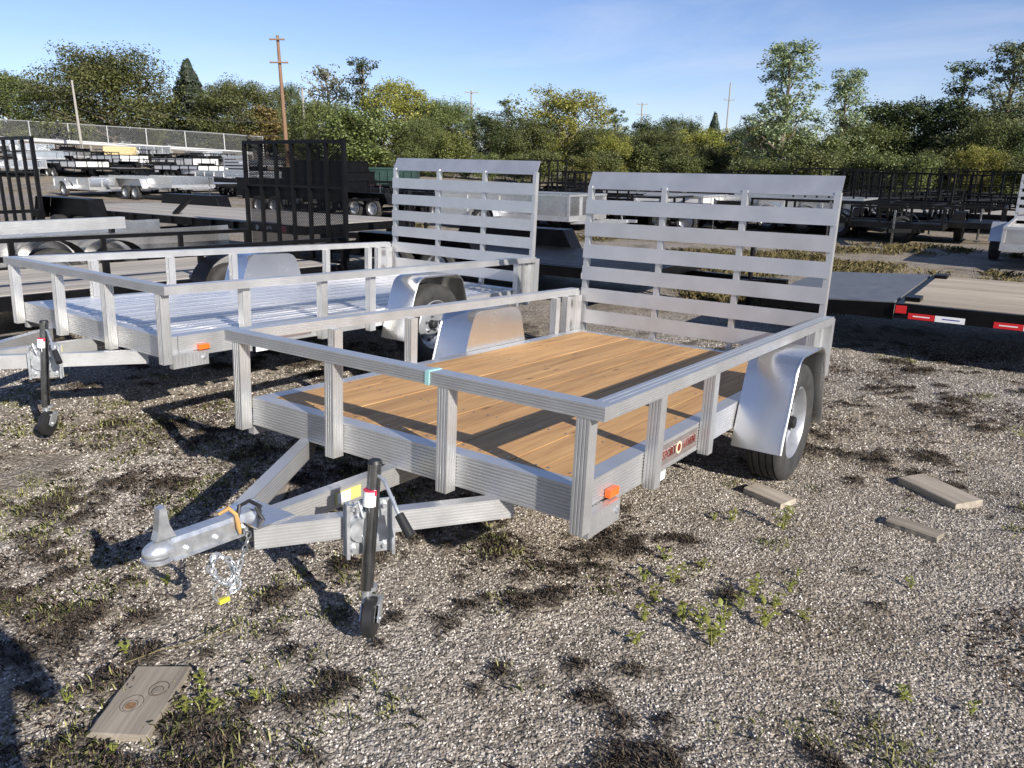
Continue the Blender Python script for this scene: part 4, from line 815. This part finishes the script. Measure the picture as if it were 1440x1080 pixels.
for i in range(2):
    variant(f'yellow{i}', 8, dome(8, 3.2), 34, .7, 110, .10, .95, 'leaf_yellow', 140 + i, .05)
    column(f'poplar{i}', 11, 2.3, 185, 66, .088, .55, 'leaf_silver', 160 + i)
    column(f'sparse{i}', 11, 2.2, 95, 64, .092, .55, 'leaf_dark', 180 + i, .35)
    variant(f'shrub{i}', 3.6, dome(3.6, 2.2), 26, .8, 120, .085, .72, 'leaf_olive', 200 + i, .05)
variant('pale0', 10, pop(2.3), 22, 1.2, 26, .14, .75, 'leaf_pale', 220, .2, .75)
variant('spruce0', 10, cone(2.5), 84, -.12, 56, .12, .55, 'leaf_spruce', 230, .04)
variant('brown0', 7, dome(7, 1.9), 20, .6, 60, .16, .8, 'leaf_brown', 240)
variant('yshrub0', 3.4, dome(3.4, 2.0), 26, .8, 120, .085, .65, 'leaf_ygreen', 250, .05)
LAB = {'maple': ('olive green broad tree in the tree line', 'olive broad trees of the tree line'), 'dark': ('dark green leafy tree in the tree line', 'dark green trees of the tree line'), 'yellow': ('yellow-green rounded tree in the tree line', 'yellow-green trees of the tree line'),
       'sparse': ('dark open-crowned tree with sky showing through', 'dark open-crowned trees'), 'shrub': ('low olive shrub at the foot of the tree line', 'olive shrubs at the foot of the trees'), 'yshrub': ('low yellow-green shrub at the foot of the tree line', 'yellow shrubs at the foot of the trees'), 'brown': ('brownish turning tree in the tree line', 'brownish trees of the tree line'), 'poplar': ('tall pale silvery-leaved poplar behind the yard', 'silvery poplars')}
def tree(kind, px, ytop, hw, D, label=None, group=None):
    i = random.randrange(9); key = kind + str(i % sum(1 for k in KINDS if k[:-1] == kind)); tm, me, top, wid = KINDS[key]
    if px < 430 and D < 90: D += 9
    x, y = dp(px, D); z = float(hgt(x, y)); H = max(zpx(ytop, px, D) - z, 2.2); sz = H / top; sw = hw / FPX * math.hypot(x, y) / wid; sw = min(sw, sz * 1.35)
    T = thing('shrub' if 'shrub' in kind else ('spruce_tree' if kind == 'spruce' else 'broadleaf_tree'), label or LAB[kind][0], 'shrub' if 'shrub' in kind else 'tree', Matrix.Translation((x, y, z)) @ Matrix.Rotation(random.uniform(0, 6.28), 4, 'Z') @ Matrix.Diagonal((sw, sw, sz, 1)), group or (None if label else LAB[kind][1]))
    link('trunk', tm, 'bark', T); link('crown', me, None, T)
TREES = [('maple', 22, 98, 62, 78, 'olive broad tree left of the leaning grey pole'), ('maple', 165, 70, 80, 76, 'largest broad dense maple behind the leaning grey pole'), ('yellow', 98, 120, 34, 84, 'yellow-tinged tree between two broad maples'), ('spruce', 275, 86, 46, 80, 'dark conical spruce in the tree line'),
  ('dark', 225, 140, 34, 80), ('maple', 345, 113, 52, 78), ('dark', 310, 128, 34, 84), ('brown', 376, 150, 28, 76), ('dark', 412, 118, 20, 84), ('pale', 466, 92, 36, 86, 'pale grey thin-leaved tree with sky showing through'), ('sparse', 515, 82, 40, 82), ('maple', 450, 140, 42, 76), ('yellow', 560, 112, 46, 78), ('shrub', 505, 150, 48, 70), ('dark', 600, 142, 36, 82), ('maple', 632, 140, 40, 78),
  ('yshrub', 638, 184, 24, 68), ('sparse', 715, 140, 36, 86), ('dark', 690, 158, 44, 76), ('yellow', 795, 124, 56, 78), ('maple', 745, 165, 44, 76), ('sparse', 862, 152, 34, 84), ('maple', 850, 180, 44, 74), ('dark', 905, 166, 24, 86), ('maple', 920, 182, 40, 76), ('dark', 940, 164, 24, 88), ('yellow', 985, 180, 36, 78), ('spruce', 1000, 160, 18, 92, 'small far conical conifer left of the thin pole'), ('dark', 965, 166, 22, 90), ('dark', 1035, 178, 34, 80),
  ('poplar', 1095, 60, 52, 62, 'tallest silvery-leaved poplar with full loose crown'), ('poplar', 1178, 98, 34, 64, 'shorter silvery-leaved poplar right of the tallest one'), ('yellow', 1080, 165, 36, 66), ('shrub', 1150, 190, 44, 60), ('dark', 1240, 142, 58, 66), ('dark', 1300, 138, 52, 64), ('maple', 1215, 172, 42, 64), ('sparse', 1338, 86, 40, 62), ('poplar', 1402, 58, 40, 60, 'silvery poplar with bare lower trunk at the right end'), ('dark', 1365, 150, 52, 60), ('sparse', 1445, 105, 36, 62), ('maple', 1400, 165, 44, 56), ('dark', 1450, 172, 40, 54), ('yellow', 1372, 205, 28, 52), ('yellow', 860, 190, 26, 70), ('maple', 590, 165, 34, 72), ('pale', 1060, 170, 20, 72, 'thin pale tree at the foot of the tallest poplar'),
  ('dark', -40, 110, 60, 78), ('maple', 1510, 120, 60, 60), ('dark', 1590, 110, 60, 60), ('maple', -120, 90, 70, 76)]
for t in TREES: tree(t[0], t[1], t[2], t[3], t[4], *(t[5:6]))
for px in range(-60, 1520, 46): tree(random.choice(['shrub', 'shrub', 'shrub', 'yshrub', 'shrub', 'shrub']), px + random.uniform(-14, 14), random.uniform(190, 218) + max(0, (px - 300) * .016), random.uniform(26, 44), (random.uniform(76, 80) if px < 430 else random.uniform(64, 72)) if px < 1000 else random.uniform(50, 60))
for px in range(-80, 1560, 60): tree('dark', px + random.uniform(-20, 20), random.uniform(172, 186) + max(0, (px - 300) * .012), random.uniform(38, 50), random.uniform(92, 100), 'dark tree in the far row seen between nearer crowns', 'dark trees of the far row')

for px in range(-60, 440, 28): tree('shrub', px + random.uniform(-8, 8), random.uniform(165, 180), random.uniform(30, 40), 91, 'olive thicket shrub growing behind the chain link fence', 'thicket shrubs behind the fence')

# ------------------------------------------------------------------ ground cover
def blades(P, n_per, hmin, hmax, spread, wid, lean=.5):
    P = np.repeat(np.asarray(P), n_per, axis=0); n = len(P); P = P + np.c_[RNG.normal(size=(n, 2)) * spread, np.zeros(n)]; P[:, 2] = gz(P[:, 0], P[:, 1]) - .003
    a = RNG.random(n) * 6.283; h = hmin + (hmax - hmin) * RNG.random(n) ** 1.5; d = np.c_[np.cos(a), np.sin(a), np.zeros(n)]; s = np.c_[-np.sin(a), np.cos(a), np.zeros(n)] * (wid * (.6 + .8 * RNG.random(n)))[:, None]
    ln = (lean * (.2 + RNG.random(n)))[:, None]; mid = P + d * ln * h[:, None] * .35 + np.c_[np.zeros((n, 2)), h * .62]; tip = P + d * ln * h[:, None] + np.c_[np.zeros((n, 2)), h * (1 - .25 * ln[:, 0])]
    V = np.empty((n, 5, 3)); V[:, 0] = P - s; V[:, 1] = P + s; V[:, 2] = mid + s * .75; V[:, 3] = tip; V[:, 4] = mid - s * .75
    return V.reshape(-1, 3), np.arange(5 * n).reshape(-1, 5)
def scatter(n, x0, x1, y0, y1, f, lim):
    p = np.c_[x0 + (x1 - x0) * RNG.random(n), y0 + (y1 - y0) * RNG.random(n)]; k = f(p[:, 0], p[:, 1]); p = p[k > lim]; return np.c_[p, np.zeros(len(p))]
pm_ = scatter(110000, -4.5, 5.0, 1.3, 7.5, lambda x, y: mossn(x, y) + .75 * (RNG.random(len(x)) - .5), .50)
V, F = blades(pm_, 9, .006, .026, .012, .0018, .9); npmesh('dead_moss', V, F, 'moss', 'stuff')
wl = lambda x, y: .17 * sstep(.1, -.9, x - .25 * (y - 3)) * (y < 5.2)
pl_ = scatter(26000, -5, 5, 1.4, 8, lambda x, y: fbm(x * 2.2 + 40, y * 2.2 + 3) + wl(x, y), .625)
V, F = blades(pl_, 9, .006, .026, .028, .0014, 1.3); npmesh('dry_litter', V, F, 'litter', 'stuff')
pg_ = scatter(16000, -5, 4, 1.4, 8, lambda x, y: fbm(x * 2.4 + 70, y * 2.4 + 23) + wl(x, y) - .04 * (x > .5), .665)
V, F = blades(pg_, 9, .008, .038, .024, .0019, .9); npmesh('sparse_grass', V, F, 'greengrass', 'stuff')
pd_ = np.r_[scatter(5200, 2.5, 24, 9.5, 17.0, lambda x, y: fbm(x * .35 + 3, y * .55 + 8) + .10 * (np.abs(y - (17.2 - .33 * x)) < 1.2), .62), scatter(3600, -3, 22, 17, 33, lambda x, y: fbm(x * .25 + 33, y * .4 + 8), .57)]
V, F = blades(pd_, 50, .03, .14, .13, .0036, .9); npmesh('dry_grass', V, F, 'drygrass', 'stuff')

# loose stones: one object, instanced on points
def stones(name, x0, x1, y0, y1, count, smin, smax, lim):
    p = np.c_[x0 + (x1 - x0) * RNG.random(count), y0 + (y1 - y0) * RNG.random(count)]; k = 1 - mossn(p[:, 0], p[:, 1]); p = p[k + .5 * RNG.random(count) > .8]; z = gz(p[:, 0], p[:, 1])
    me = bpy.data.meshes.new(name); me.from_pydata([tuple(q) for q in np.c_[p, z]], [], []); ob = link(name, me, 'stone', None, None, 'stuff')
    ng = bpy.data.node_groups.new(name, 'GeometryNodeTree'); ng.interface.new_socket('Geometry', in_out='INPUT', socket_type='NodeSocketGeometry'); ng.interface.new_socket('Geometry', in_out='OUTPUT', socket_type='NodeSocketGeometry')
    gi = N(ng, 'NodeGroupInput'); go = N(ng, 'NodeGroupOutput'); ic = N(ng, 'GeometryNodeMeshIcoSphere'); ic.inputs['Radius'].default_value = 1; ic.inputs['Subdivisions'].default_value = 1
    sm = N(ng, 'GeometryNodeSetMaterial'); sm.inputs['Material'].default_value = M['stone']; ip = N(ng, 'GeometryNodeInstanceOnPoints')
    rr = N(ng, 'FunctionNodeRandomValue', data_type='FLOAT_VECTOR'); rr.inputs[1].default_value = (6.3, 6.3, 6.3); rs = N(ng, 'FunctionNodeRandomValue', data_type='FLOAT_VECTOR'); rs.inputs[0].default_value = (smin, smin, smin * .7); rs.inputs[1].default_value = (smax, smax, smax * .7); rs.inputs['Seed'].default_value = 4
    k = ng.links.new; k(gi.outputs[0], ip.inputs['Points']); k(ic.outputs['Mesh'], sm.inputs['Geometry']); k(sm.outputs[0], ip.inputs['Instance']); k(rr.outputs[0], ip.inputs['Rotation']); k(rs.outputs[0], ip.inputs['Scale']); k(ip.outputs[0], go.inputs[0])
    md = ob.modifiers.new('scatter', 'NODES'); md.node_group = ng
stones('gravel', -2.6, 3.4, 1.35, 4.4, 110000, .0022, .0068, .44)
stones('coarse_gravel', -4.5, 5.5, 4.4, 8.0, 52000, .0035, .0095, .44)

# ------------------------------------------------------------------ boards lying on the ground
def board(c4, th, label, lift=-.009, roll=0.0, name='loose_board', m_='grey_wood'):
    # c4: four ground corners (pixels) of the upper face, in order; the board is a rectangle fitted to them
    P = [Vector((*gp(*q, th), th)) for q in c4]; c = sum(P, Vector()) / 4; ex = ((P[1] - P[0]) + (P[2] - P[3])) / 2; ey = ((P[3] - P[0]) + (P[2] - P[1])) / 2
    L, W = ex.length, ey.length; a = math.atan2(ex.y, ex.x); m = MB(); rs = random.Random(int(L * 1000))
    n = 10; top = []; 
    prof = [(-W / 2, 0), (-W / 2, th * .9), (-W / 2 + .006, th), (W / 2 - .006, th), (W / 2, th * .9), (W / 2, 0)]; k = len(prof); vs = []
    for i in range(n + 1):
        t = i / n; jx = [rs.uniform(-.006, .006) if i in (0, n) else 0 for _ in prof]; jy = rs.uniform(-.0015, .0015)
        for j, (b, z) in enumerate(prof): vs.append((b + jy, (t - .5) * L + jx[j], z + .001 * math.sin(t * 5) * (z > 0)))
    fs = [(i * k + j, (i + 1) * k + j, (i + 1) * k + (j + 1) % k, i * k + (j + 1) % k) for i in range(n) for j in range(k)] + [tuple(range(k)), tuple(range(n * k + k - 1, n * k - 1, -1))]
    m.add(vs, fs); o = m.build(name, m_); o.matrix_world = Matrix.Translation((c.x, c.y, lift + float(gz(c.x, c.y)))) @ Matrix.Rotation(a - math.pi / 2, 4, 'Z') @ Matrix.Rotation(roll, 4, 'Y'); return tag(o, label, 'board'), L, W
board([(1042, 680), (1098, 704), (1122, 697), (1072, 677)], .045, 'short weathered board wedged in front of the trailer tyre')
board([(1265, 667), (1345, 706), (1382, 697), (1300, 663)], .05, 'longest weathered plank lying on gravel right of the trailer tyre')
board([(1242, 727), (1318, 752), (1330, 744), (1262, 722)], .04, 'small pale board offcut on gravel beside the longest plank')
bd, bl, bw = board([(122, 1026), (196, 932), (266, 938), (208, 1034)], .035, 'wide grey board with two ringed knots on weedy ground')
M['knot'] = worn('knot_wood', (.14, .075, .035), (.30, .18, .09), 60, .8, .9); M['knotring'] = mat('knot_ring', (.06, .045, .03), .9)
for (dx, dy, r_, mm) in [(-.02, -.04, .024, 'knot'), (.035, .035, .020, 'grey_wood')]:
    for j in range(2):
        q = MB().tube([(dx + (r_ + j * .014) * math.cos(t) * .9, dy + (r_ + j * .014) * 1.1 * math.sin(t) + j * .01, .0352) for t in np.linspace(0, 6.1, 18)], .0014, 5).build('knot_ring', 'knotring', bd, True)
    MB().cyl((dx, dy, .034), (dx, dy, .0362), r_ * .8, r_ * .75, 16).build('knot', mm, bd)
board([(372, 702), (388, 676), (406, 680), (392, 704)], .03, 'pale wood scrap in the shadow under the trailer tongue')
board([(392, 690 - 140 + 5), (412, 548), (420, 553), (398, 560)], .03, 'small wood scrap in shade beneath the plank deck trailer')

# ------------------------------------------------------------------ weeds
lf = MB(); Lp = [(0, 0), (.25, .20), (.55, .30), (.85, .18), (1, 0), (.85, -.18), (.55, -.30), (.25, -.20)]
lf.add([(a, b, .12 * math.sin(a * 3) - .25 * abs(b)) for a, b in Lp] + [(.5, 0, .16)], [(i, (i + 1) % 8, 8) for i in range(8)]); LEAF = lf.mesh('leaf', True)
def weed(px, py, h, nst, label, tall=False):
    x, y = gp(px, py); z = float(gz(x, y)); T = thing('weed', label, 'weed', Matrix.Translation((x, y, z)), None if label != WL else 'small green weeds in the gravel'); m = MB(); sp = []
    for i in range(nst):
        a = i * 2.4 + random.random(); d = Vector((math.cos(a), math.sin(a), 0)) * random.uniform(.25, .7); hh = h * random.uniform(.55, 1)
        pts = [Vector((0, 0, -.005)), d * hh * .3 + Vector((0, 0, hh * .5)), d * hh * .7 + Vector((0, 0, hh))]; m.tube(pts, [.0028, .002, .0012], 5); sp.append(pts)
    st = m.build('stem', 'weed', T)
    for pts in sp:
        for q in range(4):
            t = .35 + .22 * q; p = pts[1].lerp(pts[2], max(0, (t - .5) * 2)) if t > .5 else pts[0].lerp(pts[1], t * 2); s_ = random.uniform(.018, .036) * (h / .09) ** .4; o = link('leaf', LEAF, 'weed', T)
            o.matrix_local = Matrix.Translation(p) @ Matrix.Rotation(random.uniform(0, 6.28), 4, 'Z') @ Matrix.Rotation(random.uniform(-.7, .3), 4, 'Y') @ Matrix.Diagonal((s_, s_, s_, 1))
WL = 'small green leafy weed growing in the gravel'
for px, py, h, n in [(905, 872, .08, 4), (945, 822, .10, 4), (1000, 908, .12, 6), (1075, 884, .11, 5), (1122, 812, .05, 2), (1030, 732, .06, 3), (1280, 826, .05, 3), (1270, 985, .06, 4), (905, 818, .06, 3), (362, 992, .05, 3), (285, 990, .05, 4), (160, 1062, .04, 3), (95, 990, .04, 3), (175, 920, .05, 3), (235, 822, .05, 4), (985, 800, .05, 3), (1365, 1005, .05, 3), (920, 845, .08, 4), (960, 875, .09, 4), (985, 880, .10, 4), (1015, 885, .11, 5), (1040, 860, .08, 4), (1060, 840, .09, 5), (1090, 855, .08, 4), (935, 790, .06, 3), (895, 905, .06, 3), (1110, 830, .06, 3), (1130, 870, .05, 3), (300, 1010, .05, 4), (262, 1010, .06, 4), (285, 965, .05, 4), (1005, 730, .04, 3)]: weed(px, py, h, n, WL)
weed(1101, 742, .13, 6, 'bright green weed at the end of the board by the tyre')
# long dry stalks near the wide board
tag(MB().tube([(*gp(*q), .02 + .02 * i) for i, q in enumerate([(175, 940), (225, 928), (290, 920), (340, 905)])], .0018, 5).build('dry_stalk', 'drygrass'), 'long thin dry stalk lying behind the wide grey board', 'stalk')

# ------------------------------------------------------------------ the photographer, standing behind the viewpoint
def person():
    x, y = .01, -.17; T = thing('person', 'person in dark jacket and jeans whose shadow falls on the gravel', 'person', Matrix.Translation((x, y, 0)))
    J = {'pel': (0, 0, 1.0, .15), 'w': (0, 0, 1.18, .15), 'ch': (0, 0, 1.40, .17), 'nk': (0, 0, 1.56, .06), 'hd0': (0, .02, 1.66, .085), 'hd1': (0, .01, 1.76, .095), 'hd2': (0, 0, 1.83, .06)}
    E = [('pel', 'w'), ('w', 'ch'), ('ch', 'nk'), ('nk', 'hd0'), ('hd0', 'hd1'), ('hd1', 'hd2')]
    for s, n in ((-1, 'l'), (1, 'r')):
        J.update({n + 'sh': (s * .19, 0, 1.48, .065), n + 'el': (s * .34, .03, 1.36, .046), n + 'wr': (s * .10, .10, 1.55, .034), n + 'hn': (s * .06, .13, 1.63, .032),
                  n + 'hp': (s * .10, 0, .92, .105), n + 'kn': (s * .12, .02, .50, .065), n + 'an': (s * .13, 0, .09, .045), n + 'to': (s * .14, .16, .04, .04)})
        E += [('ch', n + 'sh'), (n + 'sh', n + 'el'), (n + 'el', n + 'wr'), (n + 'wr', n + 'hn'), ('pel', n + 'hp'), (n + 'hp', n + 'kn'), (n + 'kn', n + 'an'), (n + 'an', n + 'to')]
    k = list(J); me = bpy.data.meshes.new('body'); me.from_pydata([J[q][:3] for q in k], [(k.index(a), k.index(b)) for a, b in E], []); ob = link('body', me, 'jacket', T)
    ob.modifiers.new('skin', 'SKIN'); sv = me.skin_vertices[0].data
    for i, q in enumerate(k): sv[i].radius = (J[q][3], J[q][3] * .8)
    sv[0].use_root = True; sb = ob.modifiers.new('sub', 'SUBSURF'); sb.levels = 2; sb.render_levels = 2
    MB().ball((0, -.015, 1.79), .115, 10, (.9, 1.05, 1)).build('hair', 'hair', T, True)
person()
